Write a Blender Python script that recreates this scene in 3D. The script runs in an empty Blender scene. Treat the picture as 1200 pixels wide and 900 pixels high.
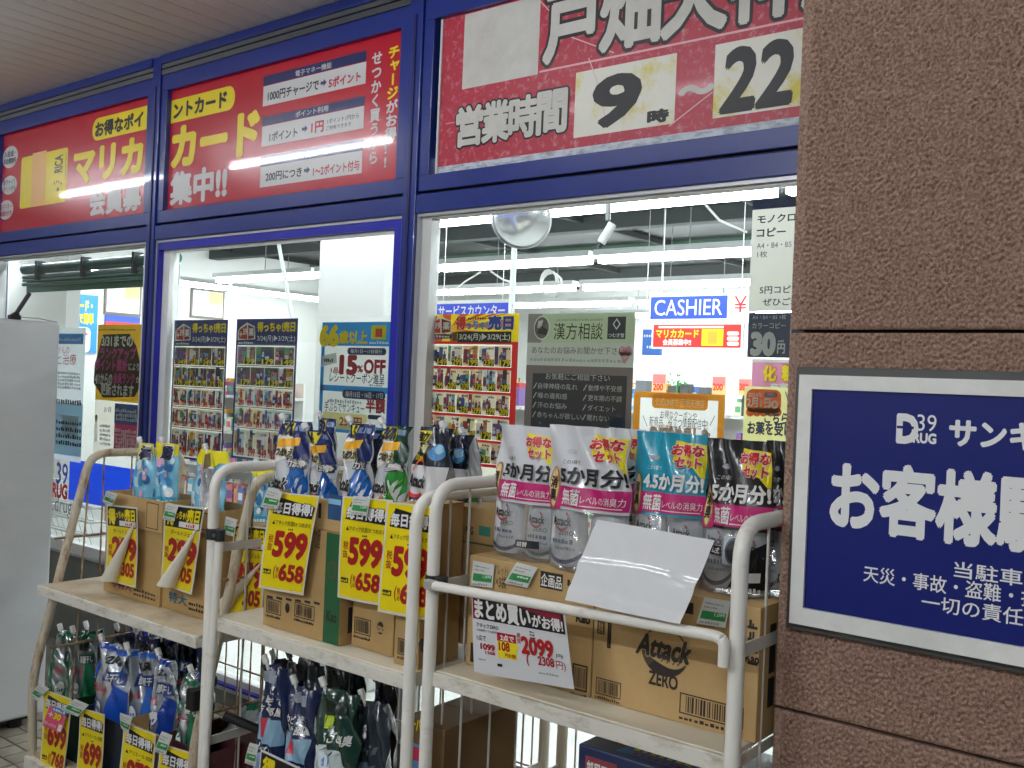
import bpy, math, random
import numpy as np
from mathutils import Vector, Matrix
random.seed(7)
S = bpy.context.scene
COL = S.collection
EYE = 1.55
# ------------------------------------------------------------------ camera
YAW, ROLL, FPX = 0.668129, 0.0416913, 1152.89
cam_d = bpy.data.cameras.new('camera'); cam = bpy.data.objects.new('camera', cam_d); COL.objects.link(cam)
cam_d.sensor_fit = 'HORIZONTAL'; cam_d.sensor_width = 36; cam_d.lens = 36*FPX/1200; cam_d.clip_end = 500; cam_d.clip_start = .02
FW = Vector((-math.sin(YAW), math.cos(YAW), -0.00046)); RT = Vector((math.cos(YAW), math.sin(YAW), 0)); UP = RT.cross(FW)
R2 = RT*math.cos(ROLL)+UP*math.sin(ROLL); U2 = -RT*math.sin(ROLL)+UP*math.cos(ROLL)
cam.matrix_world = Matrix(((R2.x, U2.x, -FW.x, 0), (R2.y, U2.y, -FW.y, 0), (R2.z, U2.z, -FW.z, EYE), (0, 0, 0, 1)))
S.camera = cam
# ------------------------------------------------------------------ world, exposure (late evening under a canopy)
w = bpy.data.worlds.new('World'); S.world = w; w.use_nodes = True
nt = w.node_tree; bg = nt.nodes['Background']
sky = nt.nodes.new('ShaderNodeTexSky'); sky.sky_type = 'NISHITA'; sky.sun_disc = False
sky.sun_elevation = math.radians(28); sky.sun_rotation = math.radians(200)
nt.links.new(sky.outputs[0], bg.inputs[0]); bg.inputs[1].default_value = 0.012
S.view_settings.view_transform = 'Standard'; S.view_settings.look = 'None'; S.view_settings.gamma = 1
S.view_settings.exposure = 0.84
TUBE_OUT = 25.0; FILL_STREET = 175.0      # emission of the canopy tubes and of the added street-side fill lamps
TUBE_IN = 31.0       # emission of the shop tubes
S.cycles.max_bounces = 10; S.cycles.transparent_max_bounces = 24; S.cycles.sample_clamp_indirect = 6; S.cycles.caustics_reflective = False; S.cycles.caustics_refractive = False

# ------------------------------------------------------------------ geometry of the view: photo point -> point on a plane
def ray(x, y): return FW+R2*((x-600)/FPX)-U2*((y-450)/FPX)
def pY(x, y, Y): d = ray(x, y)*(Y/ray(x, y).y); return Vector((d.x, Y, d.z+EYE))
def pZ(x, y, Z): r = ray(x, y); d = r*((Z-EYE)/r.z); return Vector((d.x, d.y, Z))
def pX(x, y, X): r = ray(x, y); d = r*(X/r.x); return Vector((X, d.y, d.z+EYE))

# ------------------------------------------------------------------ materials
def lin(c): return tuple((v/12.92 if v <= .04045 else ((v+.055)/1.055)**2.4) for v in c)
def hexc(h): return lin(tuple(int(h[i:i+2], 16)/255 for i in (0, 2, 4)))
MATS = {}
def mat(h, rough=.5, metal=0, spec=.5, coat=0, name=None, emit=0, bump=None, mottle=0, alpha=None):
    k = (h, rough, metal, spec, coat, emit, bump, mottle, alpha)
    if k in MATS: return MATS[k]
    m = bpy.data.materials.new(name or 'paint_'+h); m.use_nodes = True
    b = m.node_tree.nodes['Principled BSDF']; N = m.node_tree.nodes; L = m.node_tree.links
    c = hexc(h)+(1,)
    b.inputs['Base Color'].default_value = c; b.inputs['Roughness'].default_value = rough
    b.inputs['Metallic'].default_value = metal; b.inputs['Specular IOR Level'].default_value = spec
    if coat: b.inputs['Coat Weight'].default_value = coat; b.inputs['Coat Roughness'].default_value = .04
    if emit: b.inputs['Emission Color'].default_value = c; b.inputs['Emission Strength'].default_value = emit
    if alpha is not None: b.inputs['Alpha'].default_value = alpha
    if bump or mottle:
        tc = N.new('ShaderNodeTexCoord')
        if bump:
            n = N.new('ShaderNodeTexNoise'); n.inputs['Scale'].default_value = bump[0]; n.inputs['Detail'].default_value = 4
            L.new(tc.outputs['Object'], n.inputs['Vector'])
            bp = N.new('ShaderNodeBump'); bp.inputs['Strength'].default_value = bump[1]; bp.inputs['Distance'].default_value = bump[2]
            L.new(n.outputs[0], bp.inputs['Height']); L.new(bp.outputs[0], b.inputs['Normal'])
        if mottle:
            n = N.new('ShaderNodeTexNoise'); n.inputs['Scale'].default_value = 14; n.inputs['Detail'].default_value = 7; n.inputs['Roughness'].default_value = .65
            L.new(tc.outputs['Object'], n.inputs['Vector'])
            mx = N.new('ShaderNodeMix'); mx.data_type = 'RGBA'
            mx.inputs[6].default_value = tuple(v*(1-mottle) for v in c[:3])+(1,); mx.inputs[7].default_value = tuple(min(1, v*(1+mottle)) for v in c[:3])+(1,)
            cr = N.new('ShaderNodeMapRange'); cr.inputs[1].default_value = .3; cr.inputs[2].default_value = .7
            L.new(n.outputs[0], cr.inputs[0]); L.new(cr.outputs[0], mx.inputs[0]); L.new(mx.outputs[2], b.inputs['Base Color'])
    MATS[k] = m; return m
def worn(name, c1, c2, scale=(8, 8, 8), lo=.45, hi=.62, rough=.5, coat=0, bump=0, metal=0):
    """surface of colour c1 worn or stained to c2 in patches"""
    if name in MATS: return MATS[name]
    m = bpy.data.materials.new(name); m.use_nodes = True
    N = m.node_tree.nodes; L = m.node_tree.links; b = N['Principled BSDF']
    tc = N.new('ShaderNodeTexCoord'); mp = N.new('ShaderNodeMapping'); mp.inputs['Scale'].default_value = scale
    L.new(tc.outputs['Object'], mp.inputs[0])
    n = N.new('ShaderNodeTexNoise'); n.inputs['Scale'].default_value = 1; n.inputs['Detail'].default_value = 10; n.inputs['Roughness'].default_value = .7
    L.new(mp.outputs[0], n.inputs['Vector'])
    r = N.new('ShaderNodeMapRange'); r.inputs[1].default_value = lo; r.inputs[2].default_value = hi; L.new(n.outputs[0], r.inputs[0])
    mx = N.new('ShaderNodeMix'); mx.data_type = 'RGBA'; mx.inputs[6].default_value = hexc(c1)+(1,); mx.inputs[7].default_value = hexc(c2)+(1,)
    L.new(r.outputs[0], mx.inputs[0]); L.new(mx.outputs[2], b.inputs['Base Color'])
    b.inputs['Roughness'].default_value = rough; b.inputs['Metallic'].default_value = metal
    if coat: b.inputs['Coat Weight'].default_value = coat; b.inputs['Coat Roughness'].default_value = .06
    if bump:
        bp = N.new('ShaderNodeBump'); bp.inputs['Strength'].default_value = .6; bp.inputs['Distance'].default_value = bump
        L.new(n.outputs[0], bp.inputs['Height']); L.new(bp.outputs[0], b.inputs['Normal'])
    MATS[name] = m; return m
def clear(name, tint='ffffff', gloss=.12, opaque=0.0, rough=.05, bump=None):
    """thin clear sheet: see-through with a mirror-like share and a little haze"""
    if name in MATS: return MATS[name]
    m = bpy.data.materials.new(name); m.use_nodes = True
    N = m.node_tree.nodes; L = m.node_tree.links; N.remove(N['Principled BSDF']); out = N['Material Output']
    tr = N.new('ShaderNodeBsdfTransparent'); tr.inputs[0].default_value = hexc(tint)+(1,)
    gl = N.new('ShaderNodeBsdfGlossy'); gl.inputs['Roughness'].default_value = rough
    df = N.new('ShaderNodeBsdfDiffuse'); df.inputs[0].default_value = (.75, .76, .78, 1)
    fr = N.new('ShaderNodeLayerWeight'); fr.inputs[0].default_value = .5
    pw = N.new('ShaderNodeMath'); pw.operation = 'POWER'; pw.inputs[1].default_value = 4.0; L.new(fr.outputs['Facing'], pw.inputs[0])
    mul = N.new('ShaderNodeMath'); mul.operation = 'MULTIPLY_ADD'; mul.inputs[1].default_value = .8; mul.inputs[2].default_value = .04+gloss
    L.new(pw.outputs[0], mul.inputs[0])
    m1 = N.new('ShaderNodeMixShader'); m1.inputs[0].default_value = opaque; L.new(tr.outputs[0], m1.inputs[1]); L.new(df.outputs[0], m1.inputs[2])
    m2 = N.new('ShaderNodeMixShader'); L.new(mul.outputs[0], m2.inputs[0]); L.new(m1.outputs[0], m2.inputs[1]); L.new(gl.outputs[0], m2.inputs[2])
    L.new(m2.outputs[0], out.inputs[0])
    if bump:
        tc = N.new('ShaderNodeTexCoord'); n = N.new('ShaderNodeTexNoise'); n.inputs['Scale'].default_value = bump[0]; n.inputs['Detail'].default_value = 3
        n.inputs['Distortion'].default_value = 1.2
        L.new(tc.outputs['Object'], n.inputs['Vector']); bp = N.new('ShaderNodeBump'); bp.inputs['Strength'].default_value = bump[1]; bp.inputs['Distance'].default_value = bump[2]
        L.new(n.outputs[0], bp.inputs['Height']); L.new(bp.outputs[0], gl.inputs['Normal']); L.new(bp.outputs[0], fr.inputs['Normal']); L.new(bp.outputs[0], df.inputs['Normal'])
    MATS[name] = m; return m

# ------------------------------------------------------------------ mesh builder (vertices in world metres)
class MB:
    def __init__(s): s.v = []; s.f = []; s.mi = []; s.sm = []; s.ms = []
    def m(s, mt):
        if mt not in s.ms: s.ms.append(mt)
        return s.ms.index(mt)
    def add(s, vs, fs, mt, smooth=False):
        o = len(s.v); s.v.extend([tuple(v) for v in vs]); i = s.m(mt)
        for f in fs: s.f.append(tuple(o+k for k in f)); s.mi.append(i); s.sm.append(smooth)
        return s
    def box(s, x0, x1, y0, y1, z0, z1, mt):
        if x0 > x1: x0, x1 = x1, x0
        if y0 > y1: y0, y1 = y1, y0
        if z0 > z1: z0, z1 = z1, z0
        vs = [(x, y, z) for z in (z0, z1) for y in (y0, y1) for x in (x0, x1)]
        return s.add(vs, [(0, 2, 3, 1), (4, 5, 7, 6), (0, 1, 5, 4), (2, 6, 7, 3), (0, 4, 6, 2), (1, 3, 7, 5)], mt)
    def hexa(s, p, mt): # 8 corners: bottom 4 ccw then top 4 ccw
        return s.add(p, [(3, 2, 1, 0), (4, 5, 6, 7), (0, 1, 5, 4), (1, 2, 6, 5), (2, 3, 7, 6), (3, 0, 4, 7)], mt)
    def tube(s, pts, r, mt, seg=10, closed_ends=True):
        pts = [Vector(p) for p in pts]; n = len(pts); rr = r if isinstance(r, (list, tuple)) else [r]*n
        vs = []; t0 = (pts[1]-pts[0]).normalized()
        a = Vector((0, 0, 1)) if abs(t0.z) < .9 else Vector((1, 0, 0)); nrm = (a-t0*a.dot(t0)).normalized()
        for i, p in enumerate(pts):
            if i == 0: t = t0
            elif i == n-1: t = (pts[-1]-pts[-2]).normalized()
            else: t = ((pts[i+1]-p).normalized()+(p-pts[i-1]).normalized()).normalized()
            nrm = (nrm-t*nrm.dot(t)).normalized(); b = t.cross(nrm)
            for k in range(seg):
                an = 2*math.pi*k/seg; vs.append(p+(nrm*math.cos(an)+b*math.sin(an))*rr[i])
        fs = [(i*seg+k, i*seg+(k+1) % seg, (i+1)*seg+(k+1) % seg, (i+1)*seg+k) for i in range(n-1) for k in range(seg)]
        s.add(vs, fs, mt, True)
        if closed_ends: s.add([vs[k] for k in range(seg)], [tuple(range(seg))[::-1]], mt); s.add(vs[-seg:], [tuple(range(seg))], mt)
        return s
    def grid(s, fn, nu, nv, mt, smooth=True, flip=False):
        vs = [fn(i/nu, j/nv) for j in range(nv+1) for i in range(nu+1)]
        fs = []
        for j in range(nv):
            for i in range(nu):
                a = j*(nu+1)+i; q = (a, a+1, a+nu+2, a+nu+1); fs.append(q[::-1] if flip else q)
        return s.add(vs, fs, mt, smooth)
    def build(s, name, parent=None, origin=None, bevel=0):
        o0 = Vector(origin) if origin is not None else (Vector(parent.get('_o', (0, 0, 0))) if parent else Vector((0, 0, 0)))
        me = bpy.data.meshes.new(name); me.from_pydata([(a-o0.x, b-o0.y, c-o0.z) for a, b, c in s.v], [], s.f)
        for mt in s.ms: me.materials.append(mt)
        me.polygons.foreach_set('material_index', s.mi); me.polygons.foreach_set('use_smooth', s.sm); me.update()
        o = bpy.data.objects.new(name, me); COL.objects.link(o)
        if parent: o.parent = parent
        else: o.location = o0
        o['_o'] = tuple(o0)
        if bevel:
            b = o.modifiers.new('b', 'BEVEL'); b.width = bevel; b.segments = 2; b.limit_method = 'ANGLE'
        return o
def tag(o, label, cat, group=None):
    o['label'] = label; o['category'] = cat
    if group: o['group'] = group
    return o
def thing(name, label, cat, loc, group=None):
    o = bpy.data.objects.new(name, None); COL.objects.link(o); o.location = loc; o.empty_display_size = .05
    o['_o'] = tuple(loc); return tag(o, label, cat, group)
def struct(o): o['kind'] = 'structure'; return o
def arc_path(pts, rad, n=6):
    """polyline with rounded corners"""
    pts = [Vector(p) for p in pts]; out = [pts[0]]
    for i in range(1, len(pts)-1):
        a, b, c = pts[i-1], pts[i], pts[i+1]; u = (a-b).normalized(); v = (c-b).normalized()
        p, q = b+u*rad, b+v*rad
        for k in range(n+1): t = k/n; out.append(p*(1-t)**2+b*2*t*(1-t)+q*t*t)
    out.append(pts[-1]); return out

# ------------------------------------------------------------------ flat print on a surface
TXT = {}
def glyphs(s, off):
    k = (s, off)
    if k in TXT: return TXT[k]
    c = bpy.data.curves.new('t', 'FONT'); c.body = s; c.size = 1; c.offset = off; c.resolution_u = 3; c.fill_mode = 'FRONT'
    o = bpy.data.objects.new('t', c); COL.objects.link(o)
    dg = bpy.context.evaluated_depsgraph_get(); dg.update()
    me = bpy.data.meshes.new_from_object(o.evaluated_get(dg), depsgraph=dg)
    vs = np.array([v.co[:2] for v in me.vertices]) if len(me.vertices) else np.zeros((0, 2)); fs = [tuple(p.vertices) for p in me.polygons]
    bpy.data.objects.remove(o); bpy.data.curves.remove(c); bpy.data.meshes.remove(me)
    TXT[k] = (vs, fs); return TXT[k]
EPS = .00035
class Print:
    """mp(u, v, lift) -> world point"""
    def __init__(s, mp, px=None, sub=1): s.mp = mp; s.b = MB(); s.px = px; s.sub = sub
    def border(s, o, i, mt, layer=1): # o, i: outer and inner (u0, v0, u1, v1)
        s.rect(o[0], o[1], o[2], i[1], mt, layer); s.rect(o[0], i[3], o[2], o[3], mt, layer); s.rect(o[0], i[1], i[0], i[3], mt, layer); s.rect(i[2], i[1], o[2], i[3], mt, layer)
    def poly(s, pts, mt, layer=1):
        if s.sub > 1:
            tris = [[pts[0], pts[i], pts[i+1]] for i in range(1, len(pts)-1)] if len(pts) < 8 else [[(sum(p[0] for p in pts)/len(pts), sum(p[1] for p in pts)/len(pts)), pts[i], pts[(i+1) % len(pts)]] for i in range(len(pts))]
            for _ in range(5):
                nt_ = []
                for a, b, c in tris:
                    e = [(math.dist(a, b), 0), (math.dist(b, c), 1), (math.dist(c, a), 2)]; m_, k = max(e)
                    if m_ < .11: nt_.append([a, b, c]); continue
                    a, b, c = ((a, b, c), (b, c, a), (c, a, b))[k]; q = ((a[0]+b[0])/2, (a[1]+b[1])/2); nt_ += [[a, q, c], [q, b, c]]
                tris = nt_
            for t in tris: s.b.add([s.mp(u, v, layer*EPS) for u, v in t], [(0, 1, 2)], mt)
            return
        s.b.add([s.mp(u, v, layer*EPS) for u, v in pts], [tuple(range(len(pts)))], mt)
    def rect(s, u0, v0, u1, v1, mt, layer=1, n=None):
        n = n or s.sub*(1 if s.sub == 1 else 2)
        s.b.grid(lambda a, b: s.mp(u0+(u1-u0)*a, v0+(v1-v0)*b, layer*EPS), n, n, mt, False)
    def quad(s, p, mt, layer=1, n=None): # p: bl, br, tr, tl
        n = n or s.sub*(1 if s.sub == 1 else 2)
        def f(a, b):
            u = (p[0][0]*(1-a)+p[1][0]*a)*(1-b)+(p[3][0]*(1-a)+p[2][0]*a)*b
            v = (p[0][1]*(1-a)+p[1][1]*a)*(1-b)+(p[3][1]*(1-a)+p[2][1]*a)*b
            return s.mp(u, v, layer*EPS)
        s.b.grid(f, n, n, mt, False)
    def rrect(s, u0, v0, u1, v1, mt, layer=1, r=.2, asp=1.0, left=True, right=True):
        h = abs(v1-v0)*r; wv = h*asp; pts = []
        def corner(cu, cv, a0, on):
            if not on: pts.append((cu+(wv if math.cos(math.radians(a0+45)) > 0 else -wv), cv+(h if math.sin(math.radians(a0+45)) > 0 else -h))); return
            for k in range(6): a = math.radians(a0+18*k); pts.append((cu+wv*math.cos(a), cv+h*math.sin(a)))
        corner(u1-wv, v1-h, 0, right); corner(u0+wv, v1-h, 90, left); corner(u0+wv, v0+h, 180, left); corner(u1-wv, v0+h, 270, right)
        s.poly(pts, mt, layer)
    def ell(s, cu, cv, ru, rv, mt, layer=1, n=18, a0=0, a1=360):
        s.poly([(cu+ru*math.cos(math.radians(a0+(a1-a0)*k/n)), cv+rv*math.sin(math.radians(a0+(a1-a0)*k/n))) for k in range(n if a1-a0 == 360 else n+1)], mt, layer)
    def ring(s, cu, cv, ru, rv, t, mt, layer=1, a0=0, a1=360, n=20):
        for k in range(n):
            A, B = math.radians(a0+(a1-a0)*k/n), math.radians(a0+(a1-a0)*(k+1)/n)
            s.b.add([s.mp(cu+ru*f*math.cos(a), cv+rv*f*math.sin(a), layer*EPS) for a, f in ((A, 1), (B, 1), (B, 1-t), (A, 1-t))], [(0, 1, 2, 3)], mt)
    def line(s, u0, v0, u1, v1, t, mt, layer=1):
        d = Vector((u1-u0, v1-v0)); d.normalize(); nx, ny = -d.y*t/2, d.x*t/2
        s.poly([(u0-nx, v0-ny), (u1-nx, v1-ny), (u1+nx, v1+ny), (u0+nx, v0+ny)], mt, layer)
    def text(s, t, u0, v0, u1, v1, mt, layer=4, off=.012, ol=None, olm=None, shear=0, rot=0, rise=0):
        vs, fs = glyphs(t, 0)
        if not len(vs): return
        base = vs; lo, hi = base.min(0), base.max(0); sz = np.maximum(hi-lo, 1e-6)
        def place(rad, n, mt, layer):
            for k in range(max(1, n)):
                an = 2*math.pi*k/max(1, n)+.3; d = np.array([math.cos(an), math.sin(an)])*rad if n else np.zeros(2)
                q = (vs+d-lo)/sz
                if rot == 90: q = np.stack([1-q[:, 1], q[:, 0]], 1)
                if rot == -90: q = np.stack([q[:, 1], 1-q[:, 0]], 1)
                s.b.add([s.mp(u0+(u1-u0)*(a+shear*b), v0+(v1-v0)*(b+rise*a), layer*EPS+k*.000012) for a, b in q], fs, mt)
        if ol: place(max(off, 0)+ol, 22 if ol > .03 else 12, olm, layer-2)
        if off > .004: place(off*.95, 4 if off < .03 else 16 if off > .05 else 8, mt, layer)
        else: place(0, 0, mt, layer)
    def vtext(s, t, u0, v0, u1, v1, mt, layer=4, off=.02, cols=None):
        n = len(t); H = (v1-v0)/n
        for i, ch in enumerate(t):
            vs, fs = glyphs(ch, 0)
            if not len(vs): continue
            mm = cols[i] if cols else mt
            q = vs+np.array([0, .12])
            if ch in 'ー～―': q = np.stack([1-q[:, 1], q[:, 0]], 1)
            if ch in 'ャっッゃ': q = q+np.array([.1, .12])
            base = v1-(i+1)*H
            for j in range(6): s.b.add([s.mp(u0+(u1-u0)*(a+off*.8*math.cos(j)), base+H*(b+off*.8*math.sin(j)), layer*EPS+j*.00001) for a, b in q], fs, mm)
    def squig(s, u0, v0, u1, v1, mt, layer=3, n=10, seed=0):
        """a line of print too small to read"""
        r = random.Random(seed*31+n); u = u0; W = (u1-u0)/n
        for k in range(n):
            a = u0+k*W; hh = (v1-v0)*r.uniform(.55, 1)
            s.rect(a, v0, a+W*r.uniform(.5, .85), v0+hh, mt, layer, 1)
    def build(s, parent, name='print'): return s.b.build(name, parent)
    # same calls, but given as photo points (bottom-left, top-right) on an upright plane at depth s.px
    def P(s, x, y): p = pY(x, y, s.px); return p.x, p.z
    def T(s, t, x0, y0, x1, y1, mt, **k): a, b = s.P(x0, y0), s.P(x1, y1); s.text(t, a[0], a[1], b[0], b[1], mt, **k)
    def R(s, x0, y0, x1, y1, mt, layer=1): a, b = s.P(x0, y0), s.P(x1, y1); s.rect(a[0], a[1], b[0], b[1], mt, layer)
    def RR(s, x0, y0, x1, y1, mt, layer=1, **k): a, b = s.P(x0, y0), s.P(x1, y1); s.rrect(a[0], a[1], b[0], b[1], mt, layer, **k)
    def Q(s, x0, y0, x1, y1, mt, **k): a, b = s.P(x0, y0), s.P(x1, y1); s.squig(a[0], a[1], b[0], b[1], mt, **k)

WH = mat('e8e8e4', .45); BK = mat('101014', .5); NAVY = mat('141c46', .5); RED = mat('b81428', .45); YEL = mat('f5dc00', .5)
DRED = mat('a01018', .5); BLUE = mat('1d3ec8', .45); GRY = mat('8d9090', .5); GRN = mat('1d8a3c', .5); MAG = mat('c0146e', .45)
ORG = mat('f09a28', .5); CREAM = mat('ece8c8', .5); LBLUE = mat('8fc4e6', .5); PINK = mat('f2a0c4', .5); DGRY = mat('3a3d42', .5); SKYB = mat('1a9ad6', .5)
FRAME_BLUE = mat('182d7a', .28, .0, .6, .3, 'blue_frame_paint', mottle=.08)
ALU = mat('c9ccd0', .3, .75, name='aluminium'); WPIPE = worn('cream_pipe_paint', 'f2f0e8', 'c0b8a4', (9, 9, 22), .6, .8, .35, .2)
def board(name, label, cat, x0, y0, x1, y1, Y, th, mt, group=None, pr_layer=None):
    """flat upright sheet given by bottom-left and top-right photo points at depth Y; returns it and a Print on its front"""
    a, b = pY(x0, y0, Y), pY(x1, y1, Y)
    bm = MB().box(a.x, b.x, Y, Y+th, a.z, b.z, mt)
    o = bm.build(name, None, ((a.x+b.x)/2, Y, a.z)); tag(o, label, cat, group)
    return o, Print(lambda u, v, l: Vector((u, Y-l, v)), Y)
# ================================================================== SETTING
YF = 2.80                                    # front plane of the shopfront
CEIL = pY(200, 65, YF).z                     # soffit
DARKGROUT = mat('4a463e', .9, name='grout')
g = MB().box(-14, 8, -8, YF+.02, -.12, -.008, worn('old_grout', '8a867c', '6e6a60', (3, 3, 3)))
pave = struct(g.build('pavement')); 
tile_m = [worn('tile_%d' % i, c, d, (7, 7, 7), .4, .75, .55, 0, .001) for i, (c, d) in enumerate((('8f8778', '6a6256'), ('867e70', '5f584d'), ('978e7e', '736a5c')))]
TS = .098; r = random.Random(3)
tmesh = []
for k in range(3):
    b = MB().box(-TS/2+.004, TS/2-.004, -TS/2+.004, TS/2-.004, -.02, 0, tile_m[k]); o = b.build('tile', pave, (0, 0, 0), .002); tmesh.append(o)
first = True; cnt = 0
for i in range(17):
    for j in range(17):
        x, y = -4.75+i*TS, 1.29+j*TS
        k = r.randrange(3)
        o = tmesh[cnt] if cnt < 3 else tmesh[k].copy()
        if cnt >= 3: COL.objects.link(o)
        o.parent = pave; o.location = (x, y, r.uniform(-.001, .001)); cnt += 1
# soffit of beige planks running from the shopfront towards the street
sof = struct(MB().box(-11.2, 3.2, -4.4, YF+.05, CEIL+.012, CEIL+.3, mat('2e2a26', .9)).build('soffit'))
PL = .117; pm = worn('plank_paint', 'ebe8e4', 'dad6d0', (2, .6, 2), .35, .75, .55, 0, .0006)
pk = MB().box(-PL/2+.0028, PL/2-.0028, -4.4, YF, 0, .011, pm).build('plank', sof, (0, 0, 0), .0015)
x = -3.395+PL/2-PL*64; i = 0
while x < 3.0:
    o = pk if i == 0 else pk.copy()
    if i: COL.objects.link(o)
    o.parent = sof; o.location = (x, 0, CEIL); x += PL; i += 1
# ------------------------------------------------------------------ canopy lamps (one shines in the signs)
LAMPW = mat('f4f8ff', .5, emit=TUBE_OUT, name='lamp_glow_canopy'); LHOUS = mat('d8d8d4', .4)
for xc, lab in ((-7.85, 'far left bare fluorescent tube fitting under the beige soffit'), (-5.35, 'bare fluorescent tube fitting under the beige soffit above the shop carts'), (-2.6, 'bare fluorescent tube fitting under the soffit nearest the brown pillar')):
    t = thing('ceiling_lamp', lab, 'lamp', (xc, 1.24, CEIL), 'tube lamps under the soffit')
    MB().box(xc-.86, xc+.86, 1.19, 1.29, CEIL-.05, CEIL-.001, LHOUS).build('housing', t, None, .004)
    MB().tube([(xc-.83, 1.24, CEIL-.078), (xc+.83, 1.24, CEIL-.078)], .018, LAMPW, 8).build('tube', t)
for xc, yc, lb in ((-1.8, -1.6, 'middle'), (.7, -1.6, 'right'), (-3.0, -3.9, 'left')):  # unseen fill lamps, added to light carts, posters and pillar from the front
    t = thing('ceiling_lamp', 'added fill tube out of view over the pavement, %s of the three nearer the street' % lb, 'lamp', (xc, yc, CEIL), 'tube lamps under the soffit')
    MB().box(xc-.62, xc+.62, yc-.05, yc+.05, CEIL-.05, CEIL-.001, LHOUS).build('housing', t, None, .004)
    MB().tube([(xc-.585, yc, CEIL-.075), (xc+.585, yc, CEIL-.075)], .014, mat('f4f8fe', .5, emit=FILL_STREET, name='fill_glow_street'), 8).build('tube', t)
# ------------------------------------------------------------------ brown pillar of rough moulded panels
YP = 1.90; xl = pY(934, 388, YP).x
def fft_noise(nx, nz, seed, ax, az, lo, hi):
    rs = np.random.RandomState(seed); a = rs.randn(nz, nx); F = np.fft.rfft2(a)
    fz = np.fft.fftfreq(nz)[:, None]*az; fx = np.fft.rfftfreq(nx)[None, :]*ax; f = np.sqrt(fx**2+fz**2)
    F *= np.exp(-((f-lo)/hi)**2); a = np.fft.irfft2(F, (nz, nx)); return a/a.std()
def stucco():
    m = bpy.data.materials.new('brown_stucco'); m.use_nodes = True; N = m.node_tree.nodes; L = m.node_tree.links; b = N['Principled BSDF']
    tc = N.new('ShaderNodeTexCoord'); n = N.new('ShaderNodeTexNoise'); n.inputs['Scale'].default_value = 170; n.inputs['Detail'].default_value = 5; n.inputs['Roughness'].default_value = .7
    L.new(tc.outputs['Object'], n.inputs['Vector']); mx = N.new('ShaderNodeMix'); mx.data_type = 'RGBA'
    mx.inputs[6].default_value = hexc('6c5144')+(1,); mx.inputs[7].default_value = hexc('b69684')+(1,)
    mr = N.new('ShaderNodeMapRange'); mr.inputs[1].default_value = .35; mr.inputs[2].default_value = .65; L.new(n.outputs[0], mr.inputs[0]); L.new(mr.outputs[0], mx.inputs[0]); L.new(mx.outputs[2], b.inputs['Base Color'])
    b.inputs['Roughness'].default_value = .75; bp = N.new('ShaderNodeBump'); bp.inputs['Strength'].default_value = .7; bp.inputs['Distance'].default_value = .003
    L.new(n.outputs[0], bp.inputs['Height']); L.new(bp.outputs[0], b.inputs['Normal']); return m
STUC = stucco(); XR = .55
pil = thing('brown_pillar', 'wide brown pillar of rough panels right of the carts, carrying the blue parking sign', 'pillar', (xl+.4, YP, 0))
z1 = pY(934, 388, YP).z; z2 = pY(915, 830, YP).z; dz = z1-z2
MB().box(xl+.006, XR, YP+.022, YP+.9, 0, CEIL, mat('2a201c', .9)).build('core', pil)
bands = [(0.0, z2-dz), (z2-dz, z2), (z2, z1), (z1, z1+dz), (z1+dz, CEIL)]
for bi, (a, c) in enumerate(bands):
    a += .0035; c -= .0035; st = .0024 if bi in (1, 2, 3, 4) else .008
    x1 = -.02; nx = int((x1-xl)/st); nz = max(4, int((c-a)/st)); nx += nx % 2; nz += nz % 2
    h = fft_noise(nx+2, nz+2, 10+bi, .9, 1.25, .25, .10)*.0020
    h = h-np.abs(h)*.35+fft_noise(nx+2, nz+2, 40+bi, 1, 1, .02, .03)*.0006
    X = np.linspace(xl, x1, nx+1); Z = np.linspace(a, c, nz+1)
    edge = np.minimum(np.minimum((X-xl)[None, :], 9)/.006, np.minimum((Z-a)[:, None], (c-Z)[:, None])/.005).clip(0, 1)
    yy = YP-.001+(1-edge)*.004-h[:nz+1, :nx+1]*edge
    vs = np.stack([np.broadcast_to(X, yy.shape), yy, np.broadcast_to(Z[:, None], yy.shape)], -1).reshape(-1, 3)
    idx = np.arange((nx+1)*(nz+1)).reshape(nz+1, nx+1)
    q = np.stack([idx[:-1, :-1], idx[:-1, 1:], idx[1:, 1:], idx[1:, :-1]], -1).reshape(-1, 4)
    b = MB(); b.v = [tuple(p) for p in vs]; b.f = [tuple(p) for p in q.tolist()]; b.m(STUC); b.mi = [0]*len(b.f); b.sm = [True]*len(b.f)
    b.box(xl, x1, YP+.004, YP+.02, a, c, STUC); b.box(x1+.004, XR, YP, YP+.02, a, c, STUC); b.box(xl-.016, xl-.0005, YP+.0045, YP+.9, a, c, STUC)
    b.build('stone_panel', pil)
# blue parking sign on the pillar
SGN = thing('parking_sign', 'blue parking notice with white lettering in a pale frame, on the brown pillar', 'sign', tuple(pY(926, 729, YP)))
YS = YP-.03; a = pY(926, 729, YS); c = pY(939, 439, YS); ia = pY(942, 712, YS); ic = pY(954, 456, YS)
SX1 = .13
MB().box(a.x-.014, SX1, YS+.012, YP-.003, a.z-.016, c.z+.016, mat('4c4e4e', .5, .3)).build('backing_frame', SGN, None, .002)
fr = MB(); fm = worn('sign_frame_paint', 'f0f1ee', 'dcdeda', (6, 6, 6), .4, .7, .4)
fr.box(a.x, SX1, YS-.006, YS+.012, a.z, ia.z, fm); fr.box(a.x, SX1, YS-.006, YS+.012, ic.z, c.z, fm); fr.box(a.x, ia.x, YS-.0062, YS+.012, ia.z, ic.z, fm); fr.box(SX1-.02, SX1, YS-.0062, YS+.012, ia.z, ic.z, fm)
fr.build('frame', SGN)
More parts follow.
